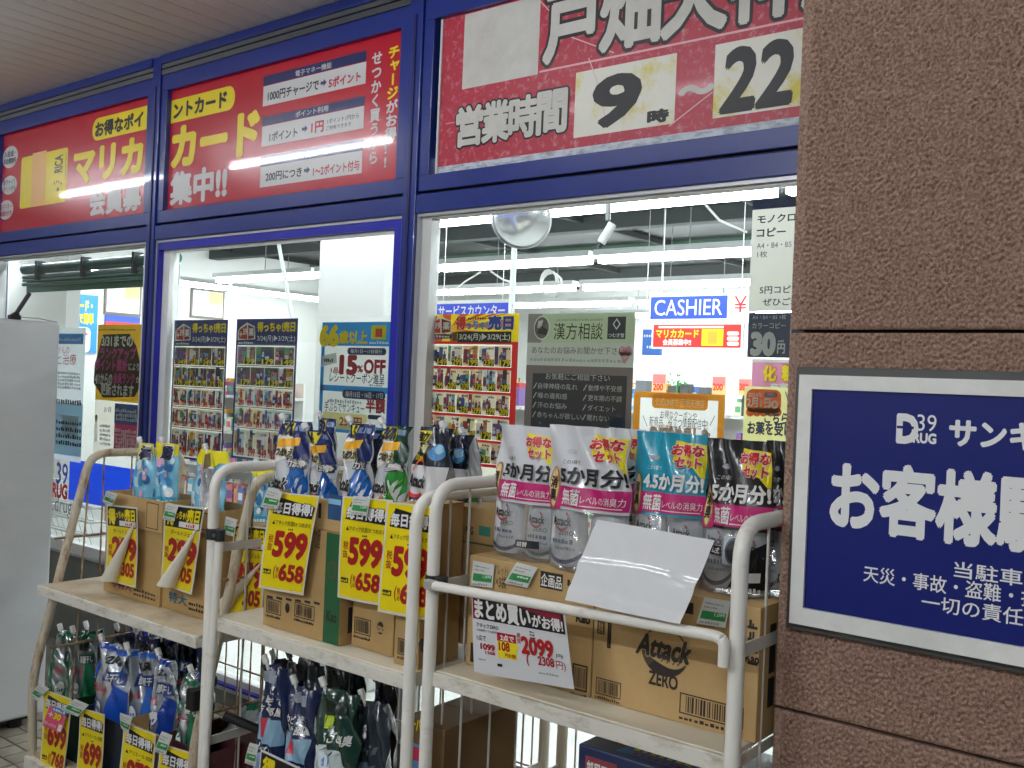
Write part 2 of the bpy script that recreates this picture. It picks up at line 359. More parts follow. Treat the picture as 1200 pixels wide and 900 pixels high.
MB().box(ia.x+.0005, SX1-.021, YS, YS+.011, ia.z+.0005, ic.z-.0005, mat('0c1c6c', .45, spec=.25)).build('panel', SGN)
p = Print(lambda u, v, l: Vector((u, YS-l, v)), YS); W = mat('eceeee', .5, name='sign_white')
p.T('サンキュードラッグ', 1113, 522, 1470, 509, W, off=.045)      # continues past the photograph's edge
p.T('お客様駐車場', 974, 617, 1415, 577, W, off=.045)
p.T('当駐車場内での', 1118, 676, 1322, 685, W, off=.012)
p.T('天災・事故・盗難・損傷等トラブルの', 1012, 681, 1392, 717, W, off=.01)
p.T('一切の責任を負いません', 1080, 714, 1366, 740, W, off=.01)
a0, a1 = p.P(1052, 517), p.P(1098, 489)
LW, LH = a1[0]-a0[0], a1[1]-a0[1]
p.text('D', a0[0], a0[1], a0[0]+LW*.5, a1[1], W, off=.06); p.text('39', a0[0]+LW*.5, a0[1]+LH*.45, a1[0], a1[1]+LH*.08, W, off=.0)
p.rect(a0[0]-LW*.03, a0[1]+LH*.5, a0[0]+LW*.42, a0[1]+LH*.6, mat('0c1c6c', .45, spec=.25), 6); p.text('RUG', a0[0]+LW*.42, a0[1], a1[0], a0[1]+LH*.36, W, off=.05)
p.build(SGN, 'lettering')

# ------------------------------------------------------------------ shopfront
MX = [-4.585-1.835*2, -4.585-1.835, -4.585, -2.75, -.915, .92]
SF = thing('storefront', 'blue-framed shopfront of three glazed bays under the soffit behind the carts', 'storefront', (-2.75, YF, 0))
FB = FRAME_BLUE
for x in MX:
    b = MB().box(x-.036, x+.036, YF-.022, YF+.10, 0, CEIL-.001, FB); b.build('mullion', SF, None, .003)
    MB().box(x-.006, x+.006, YF-.0265, YF-.0225, 0, CEIL-.15, mat('15184e', .4)).build('groove_strip', SF)
ZT1 = pY(200, 106, YF).z; ZB = pY(195, 246.7, YF).z; ZTR = pY(600, 216, YF).z; ZW = pY(498, 250, YF).z; ZW2 = pY(300, 274, YF).z
def zat(y, x=200): return pY(x, y, YF).z
for i in range(len(MX)-1):
    xa, xb = MX[i]+.036, MX[i+1]-.036
    MB().box(xa, xb, YF-.03, YF+.08, zat(75), CEIL-.001, FB).build('head_rail', SF, None, .003)
    MB().box(xa, xb, YF-.015, YF+.08, zat(79.6), zat(75)-.0005, mat('5d6064', .45, .4)).build('grey_trim', SF)
    MB().box(xa, xb, YF-.0, YF+.08, zat(81), zat(79.6), BK).build('shadow_gap', SF)
    MB().box(xa, xb, YF-.015, YF+.08, zat(87), zat(81)-.0005, mat('5d6064', .45, .4)).build('grey_trim', SF)
    # sub frame round the sign panel
    zt, zb = zat(87)-.001, ZTR+.012
    wd = .055
    MB().box(xa+.003, xb-.003, YF-.012, YF+.06, ZT1+.0005, zt, FB).build('sign_frame_rail', SF, None, .002)
    MB().box(xa+.003, xb-.003, YF-.012, YF+.06, zb, ZB-.0005, FB).build('sign_frame_rail', SF, None, .002)
    MB().box(xa+.003, xa+wd, YF-.0125, YF+.06, ZB, ZT1, FB).build('sign_frame_stile', SF, None, .002)
    MB().box(xb-wd, xb-.003, YF-.0125, YF+.06, ZB, ZT1, FB).build('sign_frame_stile', SF, None, .002)
    MB().box(xa, xb, YF+.012, YF+.06, zb-.012, zb, BK).build('shadow_gap', SF)
    MB().box(xa, xb, YF-.018, YF+.09, ZW, zb-.0125, FB).build('transom_rail', SF, None, .003)
# bay windows
def window(i, blue, sill):
    xa, xb = MX[i]+.037, MX[i+1]-.037
    wn = MB(); zt = ZW-.001; a, b = xa, xb
    def ring(a, b, z0, z1, tl, tr, tt, tb, y0, y1, mt):
        if tt: wn.box(a, b, y0, y1, z1-tt, z1, mt)
        if tb: wn.box(a, b, y0, y1, z0, z0+tb, mt)
        wn.box(a, a+tl, y0+.0004, y1, z0+tb, z1-tt, mt); wn.box(b-tr, b, y0+.0004, y1, z0+tb, z1-tt, mt)
        return a+tl+.0005, b-tr-.0005, z0+tb+.0005, z1-tt-.0005
    q = ring(a, b, sill, zt, .012, .012, .012, .014, YF-.008, YF+.07, mat('b9bbc0', .35, .5))
    if blue:
        q = ring(*q, .016, .042, .036, .012, YF-.004, YF+.06, mat('1a20a0', .35, 0, .5, .1)); q = ring(*q, .055, .004, .007, .03, YF+.02, YF+.075, mat('e2e3e2', .4))
    else: q = ring(*q, .05, .05, .006, .05, YF+.01, YF+.06, mat('d4d5d4', .35, .1))
    w_ = wn.build('window', SF)
    MB().box(q[0]-.004, q[1]+.004, YF+.045, YF+.049, q[2]-.004, q[3]+.004, clear('window_glass', 'f4f8f6', .0)).build('pane', w_)
SILL = pY(100, 655, YF).z
for i, (bl, s) in enumerate(((0, SILL), (0, SILL), (1, .07), (0, .12), (0, .12))):
    window(i, bl, s)
PLN = worn('grey_plinth_paint', '6f736e', '5d615c', (5, 5, 5), .4, .7, .5)
for i in range(2): MB().box(MX[i]+.037, MX[i+1]-.037, YF+.005, YF+.09, 0, SILL-.001, PLN).build('plinth', SF)
for i in range(2, 5): MB().box(MX[i]+.037, MX[i+1]-.037, YF+.005, YF+.09, 0, .069 if i == 2 else .119, PLN).build('plinth', SF)
MB().box(-11, 3, YF+.1, YF+.2, CEIL-.7, CEIL+.3, mat('3a3d3a', .8)).build('bulkhead', SF)
# ================================================================== FASCIA SIGNS (inside the blue frames)
YG = YF+.012
SRED = mat('b4142c', .22, 0, .5, .8, 'sign_red'); LY = mat('e6d010', .3, coat=.6); LW_ = mat('cccccc', .3, coat=.6); LN = mat('15205a', .3, coat=.5); LK = mat('141420', .3, coat=.5); LR = mat('b01434', .3, coat=.5)
def fascia(i, label, mt, x0=None, x1=None):
    a = MX[i]+.036+.056 if x0 is None else x0; b = MX[i+1]-.036-.056 if x1 is None else x1
    o = MB().box(a, b, YG, YG+.03, ZB+.001, ZT1-.001, mt).build('fascia_sign', None, ((a+b)/2, YG, ZB))
    tag(o, label, 'sign', 'fascia signs'); return o, Print(lambda u, v, l: Vector((u, YG-l, v)), YG), a, b
s2, p, a2, b2 = fascia(2, 'red fascia sign with yellow card lettering and three white point panels', SRED)
q0, q1 = p.P(199.5, 145), p.P(276, 99)
p.rrect(a2+.0005, q0[1], q1[0], q1[1], LY, 1, r=.45, left=False)
p.T('ントカード', 204, 139, 266, 107, LK, off=.05); p.T('カード', 202, 196, 303, 130, LY, off=.06)
p.T('集中!!', 200, 240, 266, 193, LW_, off=.05)
for hb, ht, w0, w1, in (((308.5, 101), (430, 59), (308, 125), (429.5, 72)), ((307, 148), (428, 112), (306.5, 172.5), (427, 124)), ((305, 196), (426, 162.5), (304.5, 220), (425, 176))):
    p.R(*hb, *ht, LN); p.R(*w0, *w1, LW_, 2)
p.T('電子マネー機能', 346.5, 90, 389, 72.5, LW_, off=.02); p.T('1000円チャージで', 314, 119, 374, 93.5, LK, off=.03); p.T('5ポイント', 385.5, 103, 423, 83, LR, off=.04)
p.T('ポイント利用', 346.5, 138, 385, 123, LW_, off=.02); p.T('1ポイント', 316, 166, 349, 149, LK, off=.03); p.T('1円', 365, 156.5, 379.5, 141, LR, off=.04)
p.T('1ポイント1円から', 384, 145.5, 421, 132, LK, off=.01); p.T('ご利用できます', 382.5, 153, 412, 142.5, LK, off=.01)
p.T('お支払いで', 352, 186, 385, 173, LW_, off=.02); p.T('200円につき', 311.5, 213, 354, 196, LK, off=.03); p.T('1～2ポイント付与', 367, 207, 421.5, 187, LR, off=.03)
for cx, cy in ((379.5, 97), (357.5, 151), (360, 199.5)):
    u, v = p.P(cx, cy); p.poly([(u-.02, v-.007), (u, v-.007), (u, v-.016), (u+.02, v), (u, v+.016), (u, v+.007), (u-.02, v+.007)], LN, 4)
q0, q1 = p.P(449.5, 198), p.P(469.5, 51); p.vtext('チャージがお得!!', q0[0], q0[1], q1[0], q1[1], LW_, off=.05, cols=[LY]*4+[LW_]*5)
q0, q1 = p.P(431, 194), p.P(449, 58); p.vtext('せつかく買うから', q0[0], q0[1], q1[0], q1[1], LW_, off=.04)
p.build(s2)
s1, p, a1_, b1_ = fascia(1, 'red fascia sign with yellow pill, white bubbles and a yellow card, leftmost of the three', SRED)
q0, q1 = p.P(108, 166), p.P(171.5, 124); p.rrect(q0[0], q0[1], b1_-.0005, q1[1], LY, 1, r=.45, right=False)
p.T('お得なポイ', 112, 161, 168, 130, LK, off=.05); p.T('マリカ', 87, 215, 167, 161, LY, off=.06); p.T('会員募', 105, 253, 166, 213, LW_, off=.05)
p.RR(23, 245, 80, 172.5, LY, 1, r=.06, asp=1.2); p.R(36, 242, 55, 176, mat('e8b470', .4, coat=.5), 2)
p.T('RICA', 64, 203, 74, 181, LK, rot=90, off=.03); p.T('CARD&POINT', 76, 210, 78.5, 178, LK, rot=90, off=0)
for k in range(4): u, v = p.P(64+2.6*k, 215-(2 if k in (1, 2) else 0)); p.ell(u, v, .006, .008, LK, 3)
u, v = p.P(68, 222); p.ell(u, v, .013, .012, LK, 3)
for (cx, cy, t1, t2, rx, ry) in ((12, 184, '入会金・', '年会費無料', .1, .068), (11, 217, '電子チャージで', 'ポイント付与', .098, .058), (7, 246, '電子マネー', '機能付き', .098, .06)):
    u, v = p.P(cx, cy); p.ell(u, v, rx, ry, LW_, 1, 24)
    c = LR if cy == 246 else LK
    p.text(t1, u-rx*.78, v+.002, u+rx*.78, v+ry*.6, c, off=.02, rise=0); p.text(t2, u-rx*.8, v-ry*.62, u+rx*.8, v-.006, c, off=.02)
p.build(s1)
WRED = worn('weathered_red_vinyl', 'a82038', 'd0a0a8', (34, 10, 34), .52, .78, .45, .1); WYEL = worn('weathered_yellow_vinyl', 'd8d8cc', 'c8bc38', (5, 5, 5), .5, .62, .4); WPL = worn('aged_white_vinyl', 'c6c5bf', 'b3b1a8', (6, 6, 6), .4, .7, .45)
s3, p, a3_, b3_ = fascia(3, 'scratched weathered red fascia sign giving opening hours 9 to 22', WRED, x0=pY(513.5, 194, YG).x)
MB().box(a3_-.0105, a3_-.0005, YG-.006, YG+.02, ZB+.002, ZT1-.002, mat('d0d2d0', .4, .2)).build('edge_strip', s3)
p.R(541.5, 105, 634, -6, WPL); KK = mat('0e0e10', .5)
q0, q1 = p.P(638, 74), p.P(637, -6); wc = (p.P(704, 60)[0]-q0[0])
for k, ch in enumerate('戸畑天神店'): p.text(ch, q0[0]+k*wc, q0[1]-.0, q0[0]+k*wc+wc*.93, q1[1], WPL, layer=6, off=.042, ol=.04, olm=KK)
u0, v0 = p.P(632, 84.5); p.rect(u0, v0-.003, b3_-.002, v0+.004, mat('d8a8ac', .5), 1); p.rect(a3_+.03, v0-.13, u0, v0-.126, mat('c88a90', .5), 1)
for k, ch in enumerate('営業時間'):
    q0, q1 = p.P(535, 172), p.P(666, 104); wq = (q1[0]-q0[0])/4; p.text(ch, q0[0]+wq*k, q0[1], q0[0]+wq*(k+.96), q1[1], WPL, layer=6, off=.045, ol=.04, olm=KK)
p.R(672, 162, 793.5, 62, WYEL); 
q = p.P(835, 139); p.rect(q[0], q[1], b3_-.003, p.P(837, 53)[1], WYEL)
q0, q1 = p.P(693, 150), p.P(745, 85); p.text('9', q0[0], q0[1], q1[0], q1[1], KK, off=.04, shear=.12, layer=3)
p.T('時', 759.5, 145, 783, 127, KK, off=.06, layer=3)
q0, q1 = p.P(845, 131), p.P(934, 45); wq = (q1[0]-q0[0])/2
for k in range(2): p.text('2', q0[0]+wq*k, q0[1], q0[0]+wq*(k+.86), q1[1], KK, off=.04, shear=.18, layer=3)
p.T('～', 797, 113, 836, 97, WPL, off=.06)
p.rect(a3_, ZB+.0015, b3_-.003, ZB+.03, worn('peeling_tape', 'c4ccd4', '8e98a4', (20, 5, 60), .45, .6), 2)
for (x0, y0, x1, y1) in ((632, 0, 660, 30), (690, 68, 700, 95), (700, 95, 712, 150), (784, 148, 835, 108), (660, 40, 720, 62)):
    A, B = p.P(x0, y0), p.P(x1, y1); p.line(A[0], A[1], B[0], B[1], .0035, mat('d6b4b4', .4), 3)
p.build(s3)

# ================================================================== SHOP INTERIOR
WW = mat('d6d7d4', .7, name='white_wall_paint'); CZ = EYE+1.62
XW0, XW1, YB_ = -12.6, 4.0, 14.5
sh = MB().box(XW0, XW1, YF+.1, YB_, -.12, 0, mat('c2c2bc', .35)).build('shop_floor'); struct(sh)
struct(MB().box(XW0-.1, XW0, YF+.1, YB_, 0, CZ+.3, WW).build('shop_wall')); struct(MB().box(XW0, XW1, YB_, YB_+.1, 0, CZ+.3, WW).build('shop_wall'))
struct(MB().box(XW1, XW1+.1, YF+.1, YB_, 0, CZ+.3, WW).build('shop_wall'))
sc = struct(MB().box(XW0, XW1, YF+.2, YB_, CZ+.18, CZ+.3, worn('dark_deck', '24282a', '383c3c', (2, 2, 2))).build('shop_ceiling'))
gb = worn('green_beam_paint', '33503f', '3f5b4b', (2, 2, 2)); db = mat('34393a', .8)
for k, (y, m_, h) in enumerate(((4.45, gb, .16), (6.3, db, .16), (6.9, gb, .12), (8.6, db, .14), (10.5, gb, .14), (12.6, db, .14))): MB().box(XW0+.01, XW1-.01, y, y+.16, CZ+.17-h, CZ+.179, m_).build('beam', sc)
for k in range(8): MB().box(XW0+.5+k*2.04, XW0+.56+k*2.04, YF+.21, YB_-.01, CZ+.11, CZ+.169, db).build('joist', sc)
r = random.Random(5)
for k in range(7):
    x = r.uniform(-9, 2); y = r.uniform(3.6, 10); pts = [Vector((x+j*.35, y+.12*math.sin(j*1.3+k), CZ+.02+.03*math.sin(j*2.1+k))) for j in range(7)]
    MB().tube(pts, .007, mat('5a6062', .6), 5).build('cable', sc)
TLI = mat('f6faff', .5, emit=TUBE_IN, name='lamp_glow_shop'); LH = 2.70
def shop_lamp(x0, y0, x1, y1, lab):
    t = thing('shop_lamp', lab, 'lamp', ((x0+x1)/2, (y0+y1)/2, LH), 'fluorescent lamps in the shop')
    dx, dy = (x1-x0), (y1-y0); d = Vector((dx, dy, 0)).normalized(); n = Vector((-d.y, d.x, 0))
    def bx(mb, w_, za, zb, e, m_):
        a = Vector((x0, y0, 0))+d*e; b = Vector((x1, y1, 0))-d*e
        mb.hexa([a-n*w_+Vector((0, 0, za)), b-n*w_+Vector((0, 0, za)), b+n*w_+Vector((0, 0, za)), a+n*w_+Vector((0, 0, za)), a-n*w_+Vector((0, 0, zb)), b-n*w_+Vector((0, 0, zb)), b+n*w_+Vector((0, 0, zb)), a+n*w_+Vector((0, 0, zb))], m_); return mb
    bx(MB(), .085, LH+.03, LH+.085, .0, mat('b9bcbc', .5)).build('housing', t)
    bx(MB(), .04, LH-.03, LH+.0295, .03, TLI).build('tube', t)
    MB().tube([((x0+x1)/2, (y0+y1)/2, LH+.086), ((x0+x1)/2, (y0+y1)/2, CZ+.17)], .006, mat('9a9c9c', .5), 5).build('hanger', t)
rows = [(3.15, [(-10.2, -8.4), (-8.2, -6.4), (-6.2, -4.4), (-4.3, -2.5), (-2.4, -.6)]), (5.25, [(-5.6, -3.95), (-3.93, -2.28), (-2.26, -.6), (-.55, 1.1)]), (7.45, [(-10.7, -8.8), (-8.75, -6.9), (-6.88, -5.0), (-4.95, -3.1), (-3.08, -1.2)]), (9.5, [(-9.0, -6.6), (-6.5, -4.2), (-4.1, -1.8)]), (11.4, [(-9.5, -7), (-6.9, -4.4), (-4.3, -1.6)]), (13.3, [(-9.5, -6.6), (-6.5, -3.4)])]
names = ['just inside', 'nearest the glass', 'second from the glass', 'third from the glass', 'fourth from the glass', 'farthest back']
pos = ['leftmost', 'left middle', 'middle', 'right middle', 'rightmost']
for ri, (y, xs) in enumerate(rows):
    for k, (xa, xb) in enumerate(xs):
        kk = 0 if k == 0 else 4 if k == len(xs)-1 else (2 if len(xs) == 3 else k)
        shop_lamp(xa, y, xb, y, '%s white tube lamp in the shop lamp row %s' % (pos[kk], names[ri]))
for k, (ya, yb) in enumerate(((4.3, 6.2), (6.25, 8.2), (8.25, 10.3))): shop_lamp(-11.6, ya, -11.6, yb, 'fluorescent lamp running along the left shop wall, %s of three' % ('nearest', 'middle', 'farthest')[k])
# white column behind the middle window, white partition behind the left one
a, b = pY(372, 350, 3.4).x, pY(450, 350, 3.4).x
st = MB().box(a, b, 3.4, 3.52, 0, CZ+.1, WW).build('white_column', None, ((a+b)/2, 3.4, 0), .01); tag(st, 'white square column just behind the middle shop window', 'column')
a = pY(-60, 350, 5.2).x; b = pY(78, 350, 5.2).x
st = MB().box(a, b, 5.2, 5.35, 0, CZ+.1, WW).build('partition_wall', None, ((a+b)/2, 5.2, 0)); tag(st, 'plain white partition wall behind the left window above the vending machine', 'wall')
# green awning roller above left window, inside
t = thing('window_blind', 'dark green rolled blind with three black brackets across the top of the left window', 'blind', (-5.6, 2.95, 2.2))
GD = worn('blind_green', '0e4436', '1b6a54', (3, 3, 30), .4, .7, .3); zt = ZW-.005
MB().tube([(MX[1]+.1, 2.97, zt-.055), (MX[2]-.05, 2.97, zt-.055)], .032, GD, 14).build('roller', t)
b = MB()
for k, (dz, rr) in enumerate(((.105, .012), (.125, .009), (.15, .012))): b.tube([(MX[1]+.1, 2.965, zt-dz), (-5.6, 2.965, zt-dz-.004*math.sin(k)), (MX[2]-.05, 2.965, zt-dz)], rr, mat('5f7a72' if k != 2 else '1b5a48', .3), 8)
b.build('cord_bundle', t); MB().box(MX[1]+.1, MX[2]-.05, 2.985, 2.99, zt-.2, zt-.09, GD).build('cloth', t)
for x in (-6.1, -5.55, -5.0): MB().box(x-.012, x+.012, 2.93, 2.99, zt-.13, zt-.01, BK).build('bracket', t, None, .003)
# vertical white poles and wires in the shop
for (x, y0, y1, Y, rr, lab) in ((602, 305, 480, 4.3, .016, 'white pole standing behind the sale poster window'), (210, 295, 420, 4.2, .014, 'thin white pole behind the first product price poster')):
    p0, p1 = pY(x, y0, Y), pY(x-2, y1, Y); tag(MB().tube([(p0.x, Y, 0), (p0.x, Y, CZ+.15)], rr, mat('dfe4e6', .35), 10).build('pole', None, (p0.x, Y, 0)), lab, 'pole')
p0, p1 = pY(322, 290, 4.6), pY(342, 372, 4.6); tag(MB().tube([p0+Vector((-.1, 0, .45)), p1], .014, mat('dfe4e6', .35), 8).build('slanted_pole', None, p1), 'slanting white pole hanging over the middle window', 'pole')
# convex mirror
c = pY(611, 257, 3.5); t = thing('convex_mirror', 'round convex mirror hanging under the ceiling behind the right window', 'mirror', tuple(c))
nrm = Vector((.45, -.78, -.38)).normalized(); uu = nrm.cross(Vector((0, 0, 1))).normalized(); vv = uu.cross(nrm)
R_ = .13
def dome(a, b): th = a*2*math.pi; ph = b*math.radians(58); k = R_/math.sin(math.radians(58)); return c+(uu*math.cos(th)+vv*math.sin(th))*k*math.sin(ph)+nrm*(k*(math.cos(ph)-math.cos(math.radians(58))))
MB().grid(dome, 32, 10, mat('f0f2f4', .25, .9, name='mirror_glass')).build('mirror_dome', t)
MB().tube([c+(uu*math.cos(k*math.pi/16)+vv*math.sin(k*math.pi/16))*(R_+.003) for k in range(33)], .006, mat('d4d6d6', .3), 6).build('rim', t)
MB().tube([c-nrm*.01, c-nrm*.06, c-nrm*.06+Vector((0, 0, .35))], .008, GRY, 8).build('bracket', t)
# security camera
c = pY(718, 262, 4.1); t = thing('security_camera', 'white security camera pointing down from the shop ceiling', 'camera', tuple(c))
d = Vector((-.10, -.05, -.2)).normalized(); MB().tube([c, c+d*.11], .022, mat('c8caca', .35), 12).build('body', t); MB().tube([c+d*.111, c+d*.135], .014, BK, 12).build('lens', t)
MB().tube([c+Vector((-.03, 0, .02)), c+Vector((-.035, 0, .35))], .014, GRY, 8).build('bracket', t)
# coil of white cable and hung wires
c = pY(642, 326, 4.6); r = random.Random(2); b = MB()
for k in range(5): b.tube([c+Vector((.055*math.cos(a*.5)*(1+.1*k)*r.uniform(.85, 1.1), .01*k, .07*math.sin(a*.5)-.02-.004*k)) for a in range(13)], .004, WH, 5)
tag(b.build('cable_coil', None, c), 'loose coil of white cable hanging from the lamp behind the mirror', 'cable')
for (x0, y0, xm, ym, x1, y1, Y, lab) in ((563, 319, 545, 330, 525, 347, 4.6, 'white cable slanting down left above the service counter sign'), (575, 318, 590, 328, 604, 332, 4.6, 'white cable slanting down right towards the white pole'), (827, 240, 843, 258, 875, 272, 4.4, 'white cable sagging from the front lamp to the copy poster')):
    b = MB().tube([pY(x0, y0, Y), pY(xm, ym, Y), pY(x1, y1, Y)], .006, WH, 6); tag(b.build('hanging_cable', None, pY(xm, ym, Y)), lab, 'cable')
# hanging signs
def hang(x0, y0, x1, y1, Y, lab, mt=WH, wires=True, name='hanging_sign'):
    a, b = pY(x0, y0, Y), pY(x1, y1, Y); t = thing(name, lab, 'sign', ((a.x+b.x)/2, Y, a.z))
    MB().box(a.x, b.x, Y, Y+.03, a.z, b.z, mt).build('sign_board', t, None, .002)
    if wires:
        for f in (.12, .88): x = a.x+(b.x-a.x)*f; MB().tube([(x, Y+.01, b.z), (x, Y+.01, CZ+.1)], .003, WH, 5).build('wire', t)
    return t, Print(lambda u, v, l: Vector((u, Y-l*2, v)), Y)
CB = mat('1240d8', .4, name='sign_blue')
t, p = hang(760, 380, 884, 342.5, 6.0, 'hanging blue and white CASHIER sign with a red yen mark'); p.R(762, 374, 853, 346, CB); p.T('CASHIER', 767, 370, 847, 350, WH, off=-.005); p.T('¥', 860, 366, 876, 346.5, mat('d01020', .5), off=-.01); p.build(t)
t, p = hang(507, 384, 599.5, 350.5, 5.2, 'hanging blue and white service counter sign above the sale poster'); p.R(511, 382, 596, 354.5, CB); p.T('サービスカウンター', 514, 371, 592, 357, WH, off=.02); p.build(t)
t, p = hang(763, 408.5, 871, 378.5, 5.9, 'red card recruitment banner hanging right under the CASHIER sign', WH, False); p.R(765, 406.5, 869, 380, mat('e01c1c', .5)); p.R(772, 384.5, 848, 382, WH, 2)
p.T('マリカカード', 769, 395.5, 819, 386.5, YEL, off=.03); p.T('会員募集中!!', 777, 404.5, 810, 397.5, WH, off=.03); p.R(822, 405, 848, 385.5, YEL, 2); p.R(829, 403, 841, 388, ORG, 3)
for k in range(3): p.RR(852, 393+k*6, 866, 388.5+k*6, WH, 2, r=.5)
p.build(t)
t, p = hang(752, 416, 775, 386, 7.4, 'small blue hanging notice behind the CASHIER sign', mat('2f6ecb', .5)); p.Q(755, 395, 766, 391, WH, n=4); p.Q(758, 408, 770, 404, WH, n=4); p.build(t)
def wallnotice(y0, y1, z0, z1, lab, name, framem, fill): # on the left wall
    t = thing(name, lab, 'poster' if 'poster' in name else 'picture frame', (XW0, (y0+y1)/2, z0))
    MB().box(XW0+.002, XW0+.03, y0, y1, z0, z1, framem).build('frame', t); return t, Print(lambda u, v, l: Vector((XW0+.031+l*3, u, v)))
for (x0, y0, x1, y1, lab) in ((121, 368, 165, 332, 'framed certificate sheet on the left shop wall, seen through the left window'), (222, 372, 262, 341, 'framed certificates on the shop wall, seen through the middle window above the price posters')):
    a, b = pX(x0, y0, XW0), pX(x1, y1, XW0); t, p = wallnotice(a.y, b.y, a.z, b.z, lab, 'certificate_frame', mat('6a625a', .5), WH)
    h = b.z-a.z; wd = b.y-a.y; p.rect(a.y+wd*.05, a.z+h*.08, b.y-wd*.05, b.z-h*.08, WH, 1); p.rect(a.y+wd*.52, a.z+h*.5, b.y-wd*.06, b.z-h*.1, mat('d8bc8c', .6), 2); p.rect(a.y+wd*.08, a.z+h*.15, a.y+wd*.45, b.z-h*.12, mat('c8d2dc', .6), 2); p.build(t)
a, b = pX(76.5, 412, XW0), pX(114, 347, XW0); t, p = wallnotice(a.y, b.y, a.z, b.z, 'blue card poster with yellow lettering on the left shop wall', 'wall_poster', mat('1e8ad0', .5), WH)
h = b.z-a.z; wd = b.y-a.y; p.text('のカード・', a.y+wd*.02, a.z+h*.72, a.y+wd*.8, a.z+h*.9, YEL, off=.05); p.text('マホで簡単', a.y+wd*.02, a.z+h*.5, a.y+wd*.85, a.z+h*.68, YEL, off=.05); p.rrect(a.y+wd*.02, a.z, a.y+wd*.78, a.z+h*.44, WH, 1, r=.2); p.squig(a.y+wd*.1, a.z+h*.3, a.y+wd*.7, a.z+h*.36, MAG, n=6); p.build(t)
a, b = pX(122, 384, XW0), pX(163, 372, XW0); t, p = wallnotice(a.y, b.y, a.z, b.z, 'narrow blue and red notice on the left wall under the certificate frame', 'wall_poster', mat('2a50b8', .5), WH); p.rect(a.y, a.z, b.y, a.z+(b.z-a.z)*.5, mat('e03030', .5)); p.build(t)
# shelving gondolas seen through the glass
r = random.Random(11); pals = ['c23c4c', 'e8d8dc', '4a7ac0', 'f0f0ee', 'd8a040', '5aa878', '8060a0', 'e07890', '3c4048', 'd8e0f0', 'e8e4c8', '6cb8d8']
def gondola(x0, x1, Y, ztop, lab, price=True, depth=.45):
    t = thing('shelf_unit', lab, 'shelving', ((x0+x1)/2, Y, 0), 'shelf units in the shop')
    MB().box(x0, x1, Y+depth-.02, Y+depth, 0, ztop, WH).build('back_panel', t); n = 4
    for k in range(n): z = .12+k*(ztop-.3)/(n-1); MB().box(x0, x1, Y, Y+depth-.021, z, z+.03, mat('d8d8d6', .5)).build('shelf', t)
    b = MB()
    for k in range(n):
        z = .15+k*(ztop-.3)/(n-1); x = x0+.02
        while x < x1-.12:
            w_ = r.uniform(.06, .13); hh = r.uniform(.14, .27); cm = mat(r.choice(pals), .45)
            b.box(x, x+w_, Y+.03, Y+.16, z+.0005, z+hh*.78, cm); b.box(x+w_*.2, x+w_*.8, Y+.05, Y+.14, z+hh*.78+.0005, z+hh, mat(r.choice(pals), .45)); b.box(x+w_*.12, x+w_*.88, Y+.0285, Y+.0295, z+hh*.2, z+hh*.55, mat(r.choice(pals), .5)); x += w_+.006
    o = b.build('goods_row', t); o['kind'] = 'stuff'; return t
gondola(-7.9, -5.4, 7.0, 1.5, 'white shelf unit stocked with small boxes behind the price posters'); gondola(-6.9, -4.6, 8.6, 1.55, 'white shelf unit with mixed goods behind the consultation poster')
gondola(-5.6, -3.9, 8.0, 1.5, 'white stocked shelf unit seen over the orange coupon poster'); gondola(-3.85, -2.4, 8.0, 1.5, 'stocked white shelf unit under the pink sign'); gondola(-10.5, -8.2, 6.4, 1.45, 'white stocked shelf unit beyond the middle window, near the left wall')
for (x0, x1, y0, y1, lab) in ((764, 781, 463, 438, 'left'), (834, 851, 463, 441, 'middle'), (865, 881, 463, 444, 'right')):
    o, p = board('price_card', 'orange and pink 200 price card standing on the far shelf, %s of three' % lab, 'price card', x0, y0, x1, y1, 7.9, .01, mat('f0b878', .5), 'price cards over the far shelf'); p.R(x0+1, y1+11, x1-1, y1+1, mat('e8767a', .5)); p.T('200', x0+1.5, y0-6, x1-4, y0-13, mat('e02810', .5), off=.04); p.build(o)
for (x0, x1, y1, c_) in ((744, 758, 446, '6a6e74'), (782, 794, 452, '53575c'), (796, 807, 450, '4a4e54'), (818, 830, 454, '565a60')):
    a, b = pY(x0, 463, 7.95), pY(x1, y1, 7.95); tag(MB().box(a.x, b.x, 7.95, 8.05, 1.45, b.z, mat(c_, .5)).build('dark_box', None, (a.x, 7.95, 1.45), .004), {744: 'grey box on the far shelf at its left end', 782: 'dark box right of the left price card', 796: 'dark box beside the small green plant', 818: 'dark box left of the middle price card'}[x0]+', far inside the shop', 'box', 'dark boxes on the far shelf')
c = pY(794, 449, 7.9); b = MB(); r2 = random.Random(8)
for k in range(26): q = c+Vector((r2.uniform(-.09, .09), r2.uniform(-.03, .03), r2.uniform(-.03, .06))); a = r2.uniform(0, 6); b.add([q, q+Vector((.03*math.cos(a), .01, .02)), q+Vector((0, .0, .035*math.sin(a)+.01))], [(0, 1, 2)], GRN)
b.tube([c+Vector((0, 0, -.12)), c+Vector((0, 0, .02))], .008, GRN, 5); tag(b.build('potted_plant', None, c), 'tiny green leafy plant on the far shelf between grey boxes', 'plant')
